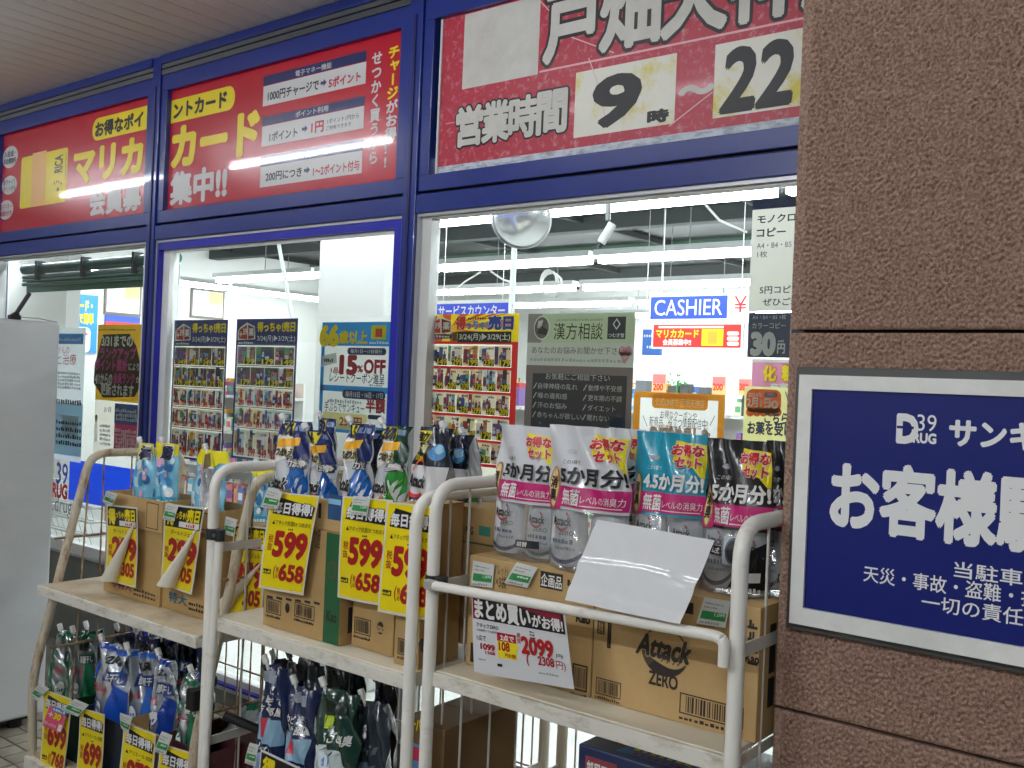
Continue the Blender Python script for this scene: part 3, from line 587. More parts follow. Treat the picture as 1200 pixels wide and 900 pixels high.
# ================================================================== POSTERS ON THE WINDOWS
YPS = YF+.056
PB = {'paper': mat('dedfdc', .55)}
def catalog(p, u0, v0, u1, v1, n, seed, price='y', bgc=('ece2c8', 'e4dcd0', 'd8dcd0', 'e8d8b8', 'c8d4dc', 'f0e8d8', 'd8b8a0')):
    """one strip of an advertising sheet: n product pictures with prices"""
    r = random.Random(seed); W = (u1-u0)/n; H = v1-v0; bt = ['b83030', '3060b0', 'e8e8e8', '58a868', 'e0b040', '8050a0', 'd87090', '38404c', 'f4f4f4', 'c86838', '70b8d8', '204080', 'a02848']
    for k in range(n):
        a = u0+k*W; p.rect(a+W*.015, v0+H*.03, a+W*.985, v1-H*.03, mat(r.choice(bgc), .55), 2, 1)
        for j in range(r.choice((3, 4, 4))):
            cx = a+W*(.15+.22*j)+r.uniform(-.04, .04)*W; wd = W*r.uniform(.17, .3); hh = H*r.uniform(.5, .82); base = v0+H*r.uniform(.12, .25); c = mat(r.choice(bt), .55)
            if r.random() < .5:
                p.rrect(cx-wd/2, base, cx+wd/2, base+hh*.75, c, 3, r=.15); p.rect(cx-wd*.2, base+hh*.75, cx+wd*.2, base+hh*.95, mat(r.choice(bt), .55), 3, 1)
            else: p.rect(cx-wd/2, base, cx+wd/2, base+hh, c, 3, 1)
            p.rect(cx-wd*.36, base+hh*.2, cx+wd*.36, base+hh*.45, mat(r.choice(bt), .55), 4, 1)
            if r.random() < .4: p.ell(cx, base+hh*.6, wd*.3, H*.07, mat(r.choice(bt), .55), 4, 8)
        p.squig(a+W*.45, v1-H*.2, a+W*.95, v1-H*.1, mat('504848', .5), n=5, seed=seed+k)
        pr_ = r.choice(('299', '199', '179', '399', '149', '209', '219', '239', '349', '139'))
        if price == 'y': p.rect(a+W*.34, v0+H*.03, a+W*.99, v0+H*.35, mat('181410', .5), 5, 1); p.text(pr_, a+W*.37, v0+H*.06, a+W*.96, v0+H*.33, YEL, layer=6, off=.04)
        else: p.text(pr_, a+W*.34, v0+H*.04, a+W*.97, v0+H*.32, mat('d01c28', .5), layer=6, off=.04)
def house_logo(p, u0, v0, u1, v1, sub=True):
    W, H = u1-u0, v1-v0; P = lambda a, b: (u0+W*a, v0+H*b)
    p.poly([P(0, .62), P(.12, .78), P(.5, 1), P(.95, .82), P(1, .25), P(0, .2)], WH, 4)
    p.poly([P(.08, .66), P(.5, .9), P(.55, .25), P(.08, .28)], mat('c82028', .5), 5); p.poly([P(.57, .9), P(.93, .76), P(.93, .3), P(.6, .25)], mat('8c1420', .5), 5)
    p.text('39', *P(.3, .45), *P(.53, .72), WH, layer=7, off=.03); p.text('薬', *P(.64, .4), *P(.9, .74), WH, layer=7, off=.03); p.rect(*P(.12, .44), *P(.26, .52), WH, 7); p.rect(*P(.165, .36), *P(.215, .6), WH, 7)
    p.poly([P(0, .0), P(1, .0), P(1.04, .2), P(-.04, .2)], mat('203878', .5), 5); p.squig(*P(.06, .05), *P(.94, .15), WH, layer=6, n=8)
# --- the sale poster (red border, yellow head)
o, p = board('sale_poster', 'red and yellow sale calendar poster dated 3/24 to 3/29, on the right window', 'poster', 489, 562, 609, 367, YPS, .004, mat('ece6d4', .5))
a, b = p.P(489, 562), p.P(609, 367); X0, Z0, X1, Z1 = a[0], a[1], b[0], b[1]; W = X1-X0; zz = lambda y: pY(550, y, YPS).z
p.rect(X0, zz(400), X1, Z1, YEL, 1); p.border((X0, Z0, X1, zz(400.1)), (X0+W*.11, Z0+.02, X0+W*.94, zz(403.5)), mat('d01428', .5), 1)
for k in range(20):
    an = k*math.pi*2/20; cu, cv = X0+W*.3, zz(384)
    def clip(an, R=.3): u = cu+R*math.cos(an); v = cv+R*math.sin(an)*.7; return (min(max(u, X0), X1), min(max(v, zz(400)), Z1))
    p.poly([(cu, cv), clip(an), clip(an+.16)], mat('e05a14', .5), 2)
house_logo(p, X0+W*.04, zz(397), X0+W*.32, zz(370.5)); 
p.text('得', X0+W*.36, zz(386), X0+W*.46, zz(371), mat('e03020', .5), layer=6, off=.05, ol=.03, olm=WH); p.text('っちゃ!', X0+W*.47, zz(386), X0+W*.69, zz(376), mat('2a90d8', .5), layer=6, off=.05, ol=.03, olm=WH); p.text('売日', X0+W*.70, zz(386), X0+W*.94, zz(371), mat('1a48b0', .5), layer=6, off=.06, ol=.03, olm=WH)
p.squig(X0+W*.48, zz(374.5), X0+W*.68, zz(371.5), NAVY, n=8)
p.rect(X0+W*.38, zz(401.5), X0+W*.93, zz(388.5), BK, 5); p.text('3/24(月)▶3/29(土)', X0+W*.40, zz(399.5), X0+W*.92, zz(390.5), WH, layer=7, off=.02); p.rect(X0+W*.33, zz(400), X0+W*.375, zz(389), mat('4a4a14', .5), 5)
zr = [403.5, 431, 459.5, 487, 515.5, 543]
for k, (d_, nn) in enumerate((('24', 5), ('25', 6), ('26', 6), ('27', 5), ('28', 5))):
    z1_, z0_ = zz(zr[k]+.8), zz(zr[k+1]-1.5)
    p.rect(X0+W*.035, z0_, X0+W*.105, z1_, BK, 4); p.vtext('3'+d_+'●', X0+W*.04, z0_+(z1_-z0_)*.1, X0+W*.1, z1_, WH, layer=6); p.rect(X0+W*.11, z0_-.012, X0+W*.94, z0_-.0005, mat('d01428', .5), 1)
    catalog(p, X0+W*.115, z0_, X0+W*.935, z1_, nn, 20+k)
p.build(o)
# --- consultation poster
o, p = board('consultation_poster', 'pale green, grey and navy kampo consultation poster beside the sale poster', 'poster', 613, 520, 745, 366, YPS, .004, mat('e0e0dc', .55))
zz = lambda y: pY(680, y, YPS).z; a, b = p.P(613, 520), p.P(745, 366); X0, X1, Z1 = a[0], b[0], b[1]; W = X1-X0; Z0 = a[1]
p.rect(X0, zz(429), X1, zz(402), mat('cfcfc8', .55), 1); p.rect(X0+W*.14, zz(402), X1, Z1, mat('c3cfae', .55), 1); p.rect(X0, Z0, X1, zz(429.2), mat('7a6f72', .55), 1); p.rect(X0, zz(402), X0+W*.14, Z1, mat('8f8880', .55), 1)
p.rect(X0+W*.07, Z0+.01, X0+W*.95, zz(439), mat('202c44', .5), 2)
u, v = X0+W*.14, zz(384); p.ell(u, v, .036, .044, WH, 2, 24); p.ell(u, v, .032, .039, mat('6c6864', .5), 3, 24); p.poly([(u-.02, v-.02), (u+.022, v-.028), (u+.026, v-.006), (u-.004, v+.008)], mat('282420', .5), 4); p.poly([(u-.02, v), (u-.002, v-.004), (u+.006, v+.028), (u-.016, v+.024)], mat('dedad4', .5), 4)
p.text('漢方相談', X0+W*.26, zz(398), X0+W*.72, zz(378.5), BK, off=-.006, layer=4); p.squig(X0+W*.28, zz(376), X0+W*.72, zz(373), mat('a0a890', .5), n=18)
p.rect(X0+W*.76, zz(397), X0+W*.92, zz(371.5), mat('1b2440', .5), 3); u, v = X0+W*.84, zz(380); p.poly([(u, v-.02), (u+.016, v), (u, v+.02), (u-.016, v)], WH, 4); p.poly([(u, v-.014), (u+.011, v), (u, v+.014), (u-.011, v)], mat('1b2440', .5), 5); p.text('つむぎ堂', X0+W*.77, zz(395), X0+W*.91, zz(390.5), WH, layer=5)
p.text('あなたのお悩みお聞かせ下さい', X0+W*.05, zz(415), X0+W*.92, zz(406.5), mat('5a5a58', .5), layer=4, off=0); p.squig(X0+W*.04, zz(424), X0+W*.93, zz(420), mat('a8a8a2', .5), n=26)
HP = mat('d99aa6', .5)
u, v = X0+W*.925, zz(414); p.ell(u-.012, v+.01, .015, .017, HP, 3, 12); p.ell(u+.012, v+.01, .015, .017, HP, 3, 12); p.poly([(u-.026, v+.006), (u, v-.035), (u+.026, v+.006)], HP, 3)
LG = mat('c4ccd0', .5)
p.text('お気軽にご相談下さい', X0+W*.2, zz(446), X0+W*.8, zz(438.5), LG, layer=5, off=0)
for k, (s1_, s2_) in enumerate((('自律神経の乱れ', '動悸や不安感'), ('喉の違和感', '更年期の不調'), ('汗のお悩み', 'ダイエット'), ('赤ちゃんが欲しい', '眠れない'))):
    y = 457.5+k*11.6; p.text(s1_, X0+W*.13, zz(y), X0+W*(.13+.047*len(s1_)+.05), zz(y-7), LG, layer=5, off=0); p.text(s2_, X0+W*.61, zz(y), X0+W*(.61+.05*len(s2_)), zz(y-7), LG, layer=5, off=0)
    for q in (.085, .565): p.line(X0+W*q, zz(y), X0+W*(q+.03), zz(y-7), .0035, LG, 5)
r = random.Random(4)
for k in range(40): u = X0+W*r.uniform(.08, .94); v = zz(r.uniform(501, 517)); an = r.uniform(.3, 2.8); p.poly([(u, v), (u+.012*math.cos(an)-.002, v+.014*math.sin(an)), (u+.013*math.cos(an)+.003, v+.013*math.sin(an)-.003)], mat(r.choice(('2f6060', '5f8c80', 'b8c8c0')), .5), 4)
p.build(o)
# --- copy service posters
X1 = pY(958, 300, YPS).x
o, p = board('copy_poster', 'tall grey black-and-white copy price poster hanging at the right edge of the window', 'poster', 877, 365, 962, 228, YPS-.003, .004, mat('b9b7ae', .6))
NV = mat('1c2650', .5); a = p.P(877, 365); b = p.P(962, 228); p.rect(a[0], p.P(884, 246)[1], b[0], b[1], NV, 1)
p.T('モノクロ', 888, 262, 932.5, 249.5, NV, off=.03); p.T('コピー', 887, 278, 921, 266, NV, off=.03); p.T('A4・B4・B5', 887, 291.5, 928, 283, NV, off=0); p.T('1枚', 887.5, 302, 899.5, 294, NV, off=0)
p.T('5円コピーを', 890.5, 344.5, 948, 334, NV, off=.02); p.T('ぜひご利用', 894, 358.5, 948, 348.5, NV, off=.02)
u, v = p.P(941, 312); p.ell(u, v, .032, .02, mat('d8688c', .5), 2, 16); p.poly([(u-.008, v+.06), (u+.03, v+.1), (u+.03, v+.05)], mat('d8688c', .5), 2); p.build(o)
o, p = board('colour_copy_poster', 'navy colour copy 30 yen poster just below the tall grey copy poster', 'poster', 875.5, 418.5, 962, 365.7, YPS-.003, .004, mat('14305c', .5))
p.T('A4・B4・B5 1枚', 882, 374.5, 921.5, 368.5, LG, off=0); p.T('カラーコピー', 881.5, 385, 921, 378, LG, off=0); p.T('30', 881, 415, 908, 391, mat('c8ccd0', .5), off=.07); p.T('円', 911, 414, 920, 403, LG, off=.04); p.squig(*p.P(912, 401), *p.P(920, 398), LG, n=3); a, b = p.P(926, 418), p.P(927, 366); p.rect(a[0], a[1], b[0], b[1], LG, 2); p.build(o)
# --- pink cosmetics sign on the shelf end, opening notice, coupon notice
t, p = hang(880, 458, 968, 422, 3.3, 'pink cosmetics sign with yellow lettering under the navy copy poster', mat('f09ac4', .5), False); p.R(881, 424.5, 968, 422.5, WH)
p.T('化', 894.5, 446, 910, 429, YEL, layer=6, off=.05, ol=.03, olm=mat('e04820', .5)); p.T('粧品', 916.5, 446, 951, 429, YEL, layer=6, off=.05, ol=.03, olm=mat('e04820', .5)); p.T('充実の品', 903, 457.5, 945, 450, WH, off=.04); p.build(t)
o, p = board('opening_notice', 'pale yellow notice with an orange cloud dated 2月1日, behind the black packs', 'poster', 869, 545, 962, 456, YPS-.002, .004, mat('dcd896', .55))
OC = mat('e0642c', .5)
p.RR(874, 483, 916, 457, OC, 1, r=.3)
for k in range(5): u, v = p.P(879+k*8, 483); p.ell(u, v, .014, .014, OC, 1, 12)
p.T('2024年', 877, 465, 894, 460, WH, off=.02); p.RR(896, 465, 911, 460.5, mat('3a6ab8', .5), 2, r=.4); p.T('OPEN', 898, 464, 909, 461.2, WH, off=0); p.T('2月1日', 875.5, 476.5, 903, 467, WH, off=.04); u, v = p.P(908, 474); p.ell(u, v, .0125, .0125, WH, 2, 16); p.T('木', 905.5, 477, 910.5, 471.5, OC, off=.04)
TL_ = mat('2a5c90', .5); p.T('こちらの窓口で', 896, 495.5, 966, 486, TL_, off=.04); p.T('お薬を受け取れ', 876, 508, 952, 498, TL_, off=.04); a, b = p.P(920, 472), p.P(925, 459); p.line(a[0], b[1], b[0], a[1], .003, TL_, 2); p.build(o)
o, p = board('coupon_notice', 'orange-bordered white coupon notice behind the teal and white packs', 'poster', 739, 560, 850, 463, YPS, .004, mat('e8e8e4', .5))
a, b = p.P(739, 560), p.P(850, 463); q0, q1 = p.P(747, 556), p.P(842, 470); p.border((a[0], a[1], b[0], b[1]), (q0[0], q0[1], q1[0], q1[1]), mat('eea02c', .5), 1); p.RR(764, 478, 830, 464.5, mat('eea02c', .5), 2, r=.3); p.T('公式LINEで 戸畑天神店', 768, 475.5, 826, 468.5, WH, off=0); p.T('お得なクーポンや', 774, 490, 817, 483, BK, off=0); p.T('新商品、役立つ情報配信中!', 761, 499.5, 830, 491.5, BK, off=0)
a, b = p.P(753, 499), p.P(759, 487); p.line(a[0], b[1], b[0], a[1], .002, BK, 3); a, b = p.P(832, 499), p.P(838, 487); p.line(a[0], a[1], b[0], b[1], .002, BK, 3); p.T('SNS始めました', 762, 513, 832, 503, WH, layer=6, off=.04, ol=.05, olm=mat('ec7c18', .5)); p.build(o)
# --- two price posters of the middle bay
for (x0, x1, yt, yb, lab, sd) in ((198, 267.5, 374.5, 535, 'navy-headed product price poster, left of the matching pair', 50), (271, 349.5, 373, 536, 'navy-headed product price poster, right of the matching pair', 60)):
    o, p = board('price_poster', lab, 'poster', x0, yb, x1, yt, YPS, .003, mat('eae4d2', .5), 'navy price posters on the middle window')
    a, b = p.P(x0, yb), p.P(x1, yt); X0, Z0, X1, Z1 = a[0], a[1], b[0], b[1]; W, H = X1-X0, Z1-Z0; F = lambda f: Z1-H*f; NB = mat('1a2868', .5); p.rect(X0, F(.18), X1, Z1, NB, 1); p.border((X0, Z0, X1, F(.1803)), (X0+W*.03, Z0+.01, X1-W*.03, F(.188)), NB, 1)
    house_logo(p, X0+W*.03, F(.185), X0+W*.33, F(.025)); p.text('得っちゃ!売日', X0+W*.36, F(.09), X0+W*.96, F(.025), YEL, layer=5, off=.05); p.text('3/24(月)▶3/29(土)', X0+W*.36, F(.165), X0+W*.97, F(.115), WH, layer=5, off=.01)
    ys = [.19, .335, .485, .63, .78, .99]
    for k in range(5): p.rect(X0+W*.03, F(ys[k+1]), X0+W*.97, F(ys[k+1]-.006), NB, 2) if k < 4 else None; catalog(p, X0+W*.035, F(ys[k+1]-.008), X0+W*.965, F(ys[k]+.004), (4, 6, 7, 6, 6)[k] if sd == 50 else (3, 4, 6, 6, 5)[k], sd+k, 'y' if k < 2 else 'r', ('3a3434', '4c4440', '6a5a50', '585450') if k < 2 else ('ece2c8', 'dcd4cc', 'd8c8c0', 'c8d4dc', 'e8d0b0'))
    p.build(o)
# --- 66 and over coupon poster
a, b = pY(368, 545, YPS+.004), pY(461, 369.5, YPS+.004)
o = tag(MB().box(a.x, b.x, YPS+.005, YPS+.012, a.z, b.z, mat('cfd1d0', .6)).build('backing_board', None, (a.x, YPS, a.z)), 'pale grey backing sheet behind the blue 66歳以上 coupon poster', 'board')
o, p = board('coupon_poster', 'blue 66歳以上 15%OFF coupon poster at the right of the middle window', 'poster', 371, 545, 460, 377, YPS, .004, mat('e8e8e4', .5))
SB = mat('2090d0', .5); a, b = p.P(371, 545), p.P(460, 377); q0, q1 = p.P(375, 545), p.P(456, 406); p.border((a[0], a[1], b[0], b[1]), (q0[0], q0[1], q1[0], q1[1]), SB, 1); p.R(375, 504.5, 456, 502, SB); p.R(375, 457.5, 456, 454.5, SB)
p.T('66', 375.5, 404.5, 397, 382.5, YEL, layer=5, off=.07); p.T('歳以上', 398, 402.5, 431, 388, YEL, off=.05, layer=5); p.RR(435, 397.5, 453, 381.5, YEL, 3, r=.1); p.R(440, 395, 448.5, 385, mat('e05030', .5), 4); p.squig(*p.P(433, 403), *p.P(457, 399.5), WH, n=8)
p.RR(407, 415.5, 453, 408, NV, 2, r=.5); p.T('毎月1日～17日発行', 411, 413.8, 448, 409.6, WH, off=.01)
p.T('15', 399, 437.5, 418, 418, RED, off=.07); p.T('%', 419, 436, 425.5, 428.5, RED, off=.04); p.T('OFF', 427, 437, 452, 422.5, RED, off=.05); p.T('1品', 388, 437, 397, 431, RED, off=.03); p.T('レシートクーポン進呈', 386.5, 447.5, 451, 438.5, NV, off=.015); p.squig(*p.P(433, 452.5), *p.P(449, 450.5), GRY, n=6)
p.quad([p.P(377, 430), p.P(395, 425), p.P(394, 413), p.P(378, 417)], mat('b8bcb8', .5), 2); p.squig(*p.P(380, 424), *p.P(391, 420), BK, n=5)
p.RR(401, 466.5, 452, 459, NV, 2, r=.5); p.T('毎月15日・16日・17日', 405, 464.8, 449, 460.6, WH, off=.01); p.T('手ぶらでサンキュー', 380.5, 481.5, 427.5, 473.5, NV, off=.01); p.T('半額', 429, 483, 451.5, 468.5, RED, off=.05)
p.squig(*p.P(384, 471), *p.P(425, 469), GRY, n=14); p.R(378, 501, 430, 486, mat('e8dc98', .5), 2); p.T('250円', 398, 499, 424, 490, RED, off=.03)
for k in range(5): p.squig(*p.P(432, 511+k*6.4), *p.P(453, 508+k*6.4), NV, n=7, seed=k)
p.RR(431, 491, 448, 487, NV, 3, r=.5); p.build(o)
# --- left bay: health notice, yellow member notice, sticker, blue board
o, p = board('health_notice', 'tall pale blue-grey notice beside the vending machine, behind the left window', 'poster', 42, 534, 101, 384, YPS, .004, mat('c8d0d4', .55))
p.R(66, 403, 98, 391, mat('2f78b8', .5)); p.T('開見と治療', 50, 426.5, 90, 415, mat('c03048', .5), off=.0); p.T('がんの', 67, 414, 82, 405.5, mat('c03048', .5), off=0); p.Q(68, 399.5, 96, 395.5, WH, n=12)
for k in range(5): p.Q(66, 438+k*4.2, 95, 436.3+k*4.2, GRY, n=14, seed=k)
p.R(62, 531, 97.5, 474, mat('a4c8dc', .5)); p.R(72, 512, 92, 488, mat('b4c4c8', .5), 2)
for k in range(6): p.Q(66, 470+k*2.5 if k < 2 else 480+k*8, 96, 468.8+k*2.5 if k < 2 else 478.6+k*8, NV, n=11, seed=9+k)
p.build(o)
o, p = board('member_notice', 'yellow 3/31 member rank notice with a black bubble, on the left window', 'poster', 109, 530, 168, 380, YPS, .004, mat('e0dcd0', .5))
a, b = p.P(109, 530), p.P(168, 380); m_ = p.P(109, 468)[1]; p.rect(a[0], m_, b[0], b[1], mat('dcae1c', .5), 1)
q = [p.P(*c_) for c_ in ((121, 392), (152, 391), (160, 406), (166, 433), (166, 448), (158, 465), (121, 466), (110, 449), (111, 428), (117, 406))]; p.poly(q, BK, 2)
p.T('3/31までの', 119.5, 405.5, 156, 393.5, WH, off=.04, layer=5); p.T('ランクアップ', 117.5, 420, 160, 408, mat('c83c98', .5), off=.05, layer=5); p.T('ポイント累計', 111.5, 433.5, 150, 421.5, mat('c83c98', .5), off=.05, layer=5); p.T('により、', 151, 434, 166, 426, WH, off=.02, layer=5)
p.T('4/1からの', 111.5, 449.5, 132, 438, WH, off=.03, layer=5); p.T('会員ランク', 133, 449, 158, 438, mat('c83c98', .5), off=.05, layer=5); p.T('が', 159.5, 448.5, 165, 441, WH, off=.02, layer=5); p.T('更新されます', 118, 462.5, 157, 451, WH, off=.04, layer=5)
p.Q(116, 387.5, 160, 385, mat('806010', .5), n=18); p.R(134, 496, 163.5, 475, mat('2c4478', .5), 2); p.R(133, 528, 163.5, 499, mat('a03060', .5), 2)
for k in range(3): p.Q(136, 482.5+k*5, 161, 480+k*5, WH, n=12, seed=k)
for k in range(5): p.Q(135.5, 506+k*4.6, 160, 504+k*4.6, WH, n=11, seed=k+4)
a = p.P(113, 490); p.ell(a[0], a[1], .014, .02, mat('2a2020', .5), 3, 16); p.ell(a[0]+.002, a[1]-.004, .009, .014, mat('e0b8a0', .5), 4, 14); p.quad([(a[0]-.02, a[1]-.13), (a[0]+.02, a[1]-.13), (a[0]+.014, a[1]-.02), (a[0]-.01, a[1]-.02)], WH, 3); p.T('お得', 122, 483, 131, 477, BK, off=.0, layer=3)
for k in range(5): p.Q(117, 500+k*5.2, 130, 498+k*5.2, GRY, n=7, seed=k+12)
p.build(o)
o, p = board('blue_board', 'plain bright blue board leaning inside the left window behind the cart', 'board', 80, 585, 158, 550, YPS+.08, .01, mat('1c4ae0', .45))
p = Print(lambda u, v, l: Vector((u, YF+.044-l, v)), YF+.044); p.T('39', 66, 566, 80, 544, mat('3a50c0', .4), off=.01); p.T('DRUG', 55, 580, 79, 569, mat('d01828', .4), off=.05); p.T('www.drug39', 38, 598, 96, 587, mat('8a9094', .5), off=-.005)
st = p.b.build('window_sticker', None, pY(66, 566, YF+.044)); tag(st, 'red and blue shop sticker on the glass between vending machine and cart', 'sticker')
# shopping baskets and clutter behind the left window, low
r = random.Random(21); WM = mat('d4d8da', .35, .3)
a = pY(95, 650, 3.35); t = thing('wire_basket_rack', 'white wire rack of empty baskets inside the left window under the blue board', 'rack', (a.x, 3.35, 0))
for k in range(4):
    z = .52+k*.085; x0, x1 = a.x-.35, a.x+.55
    b = MB(); b.tube([(x0, 3.1, z), (x1, 3.1, z), (x1, 3.45, z), (x0, 3.45, z), (x0, 3.1, z)], .006, WM, 6)
    for j in range(14): x = x0+(x1-x0)*j/13; b.tube([(x, 3.1, z), (x+.01, 3.12, z-.075)], .0025, WM, 4)
    b.tube([(x0+.02, 3.12, z-.075), (x1-.02, 3.12, z-.075)], .003, WM, 4); b.build('basket', t)
for x in (a.x-.35, a.x+.55): MB().tube([(x, 3.28, 0), (x, 3.28, .9)], .01, WM, 8).build('leg', t)
MB().box(a.x-.05, a.x+.0, 3.09, 3.095, .72, .76, mat('e03040', .5)).build('price_tag', t)

# posters are single translucent sheets: the bright shop shines through the paper
def paper(m, f):
    k = 'paper%.2f_' % f+m.name
    if k in MATS: return MATS[k]
    n = m.copy(); n.name = k; T = n.node_tree; b = T.nodes['Principled BSDF']; tr = T.nodes.new('ShaderNodeBsdfTranslucent'); mx = T.nodes.new('ShaderNodeMixShader'); mx.inputs[0].default_value = f
    c = b.inputs['Base Color']; tr.inputs[0].default_value = c.default_value
    if c.is_linked: T.links.new(c.links[0].from_socket, tr.inputs[0])
    T.links.new(b.outputs[0], mx.inputs[1]); T.links.new(tr.outputs[0], mx.inputs[2]); T.links.new(mx.outputs[0], T.nodes['Material Output'].inputs[0]); MATS[k] = n; return n
import bmesh
for o in list(COL.objects):
    if o.parent is None and o.type == 'MESH' and o.get('category') in ('poster', 'board') and o.location.y < 3.0:
        bm = bmesh.new(); bm.from_mesh(o.data); bmesh.ops.delete(bm, geom=[f for f in bm.faces if f.normal.y > -.5], context='FACES'); bm.to_mesh(o.data); bm.free()
        FR = {'colour_copy_poster': (0, 0), 'price_poster': (.4, .28), 'sale_poster': (.48, .34), 'consultation_poster': (.25, .2)}.get(o.name.split('.')[0], (.58, .42))
        for q in [o]+list(o.children):
            for i, m in enumerate(q.data.materials): q.data.materials[i] = paper(m, FR[0] if q is o else FR[1])
# ================================================================== CARTS
YC, YR = 1.75, 2.325
def cart(label, X0, X1, zsh, ztop, zbase, kind):
    """wheeled stock cart: two looped side frames of pipe, wire back, shelf, deck"""
    t = thing('stock_cart', label, 'cart', ((X0+X1)/2, YC, 0), 'wheeled stock carts by the shopfront'); r_ = .0158
    pm_ = WPIPE if kind != 'rusty' else worn('rusty_cream_pipe', 'c9bfa8', '8a5f3c', (14, 14, 5), .5, .66, .5, 0, .002)
    wm = mat('cfcdc6', .4) if kind != 'rusty' else worn('rusty_wire', 'b09a7c', '6e4a30', (20, 20, 20), .4, .6, .6)
    for si, x in enumerate((X0, X1)):
        if kind == 'rusty':
            knee = zbase+.26; path = arc_path([(x, YC+.01, zbase-.02), (x, YC, knee), (x, YC+.185, ztop), (x, YR, ztop), (x, YR, zbase-.02)], .07); path2 = path
            f = MB(); f.tube(path, r_, pm_, 12)
        else: f = MB(); f.tube(arc_path([(x, YC, zbase-.05), (x, YC, ztop), (x, YR, ztop), (x, YR, zbase-.05)], .075), r_, pm_, 14)
        sf = f.build('side_frame', t)
        for k in range(4):
            y = YC+.125+k*.115; yz = ztop-.015
            MB().tube([(x, y+(.06 if kind == 'rusty' and k == 0 else 0), yz), (x, y+(.02 if kind == 'rusty' and k == 0 else 0), zbase)], .0032, wm, 6).build('upright_wire', t)
        for z in ((zsh+.2, zbase+.3) if kind != 'rusty' else (zsh+.16, zbase+.36)):
            if kind == 'rusty': MB().tube([(x, YC+.06, z), (x, YR, z)], .005, wm, 6).build('side_rail', t)
            else: MB().box(x-.003, x+.003, YC+.01, YR-.01, z-.013, z+.013, wm).build('side_rail', t)
    n = 9 if kind != 'rusty' else 13
    for k in range(n): x = X0+(X1-X0)*(k+.5)/n; MB().tube([(x, YR+.004, zbase), (x, YR+.004, ztop-.08)], .003, wm, 6).build('back_wire', t)
    for k in range(6): z = zbase+.1+(ztop-.2-zbase)*k/5; MB().tube([(X0, YR-.003, z), (X1, YR-.003, z)], .0038, wm, 6).build('back_rail', t)
    shm = worn('worn_shelf_board', 'd2c4a8', 'b09c7c', (6, 6, 6), .4, .65, .6); edge = worn('shelf_edge_paint', 'e4e1d6', 'b4ac98', (12, 12, 30), .5, .7, .5)
    b = MB(); b.box(X0+.012, X1-.012, YC+.012, YR-.02, zsh-.012, zsh, shm if kind == 'rusty' else worn('scuffed_shelf', 'e6dec8', 'a89c84', (9, 9, 9), .6, .74, .5)); b.build('shelf', t, None, .002)
    b = MB(); b.box(X0+.008, X1-.008, YC-.002, YC+.0115, zsh-.036, zsh-.002, edge); b.box(X0+.008, X1-.008, YR-.019, YR-.006, zsh-.036, zsh-.002, edge); b.box(X0+.008, X0+.0118, YC+.012, YR-.0195, zsh-.036, zsh-.0125, edge); b.box(X1-.0118, X1-.008, YC+.012, YR-.0195, zsh-.036, zsh-.0125, edge)
    b.build('shelf_frame', t, None, .003)
    b = MB().box(X0+.018, X1-.018, YC+.01, YR-.02, zbase-.03, zbase, shm); b.box(X0-.012, X1+.012, YC-.014, YC+.009, zbase-.075, zbase-.02, edge); b.build('deck', t, None, .002)
    for x in (X0+.06, X1-.06):
        for y in (YC+.06, YR-.08):
            c = MB(); c.tube([(x-.014, y, .05), (x+.014, y, .05)], .05, mat('1c1c1e', .6), 18); w_ = c.build('caster', t)
            MB().hexa([Vector(q) for q in ((x-.02, y-.02, .052), (x+.02, y-.02, .052), (x+.02, y+.03, .052), (x-.02, y+.03, .052), (x-.022, y-.01, zbase-.076), (x+.022, y-.01, zbase-.076), (x+.022, y+.04, zbase-.076), (x-.022, y+.04, zbase-.076))], GRY).build('fork', w_)
    return t
def clampring(t, x, y, z, dx):
    b = MB().tube([(x, y, z-.014), (x, y, z+.018)], .0195, mat('44484a', .35, .7), 14); b.tube([(x+dx, y, z-.014), (x+dx, y, z+.018)], .0155, mat('44484a', .35, .7), 14); b.tube([(x+dx, y-.017, z+.003), (x+dx, y-.024, z+.003)], .006, mat('9a9ea0', .3, .9), 6); b.build('clamp', t)
xa = pY(505, 700, YC).x; xb = pY(862, 800, YC).x; zs1 = pY(520, 790, YC).z-.0
c1 = cart('cream stock cart nearest the pillar, holding laundry packs and a large carton', xa+.004, xb, zs1, EYE-.135*1.87, .16, 'plain'); CX0, CX1 = xa+.004, xb
xa2 = pY(246, 700, YC).x; xb2 = pY(484, 700, YC).x; zs2 = pY(250, 720, YC).z-.008
c2 = cart('cream stock cart in the middle with the 599 yellow price sheets', xa2, xb2-.0, zs2, EYE-.155*1.85, .15, 'plain')
xa3 = pY(40, 830, YC+.01).x; xb3 = xa2-.052; zs3 = pY(80, 701, YC).z+.012
c3 = cart('rusty slanted-post stock cart at the left beside the vending machine', xa3, xb3, zs3, pX(112, 531, xa3).z, .15, 'rusty')
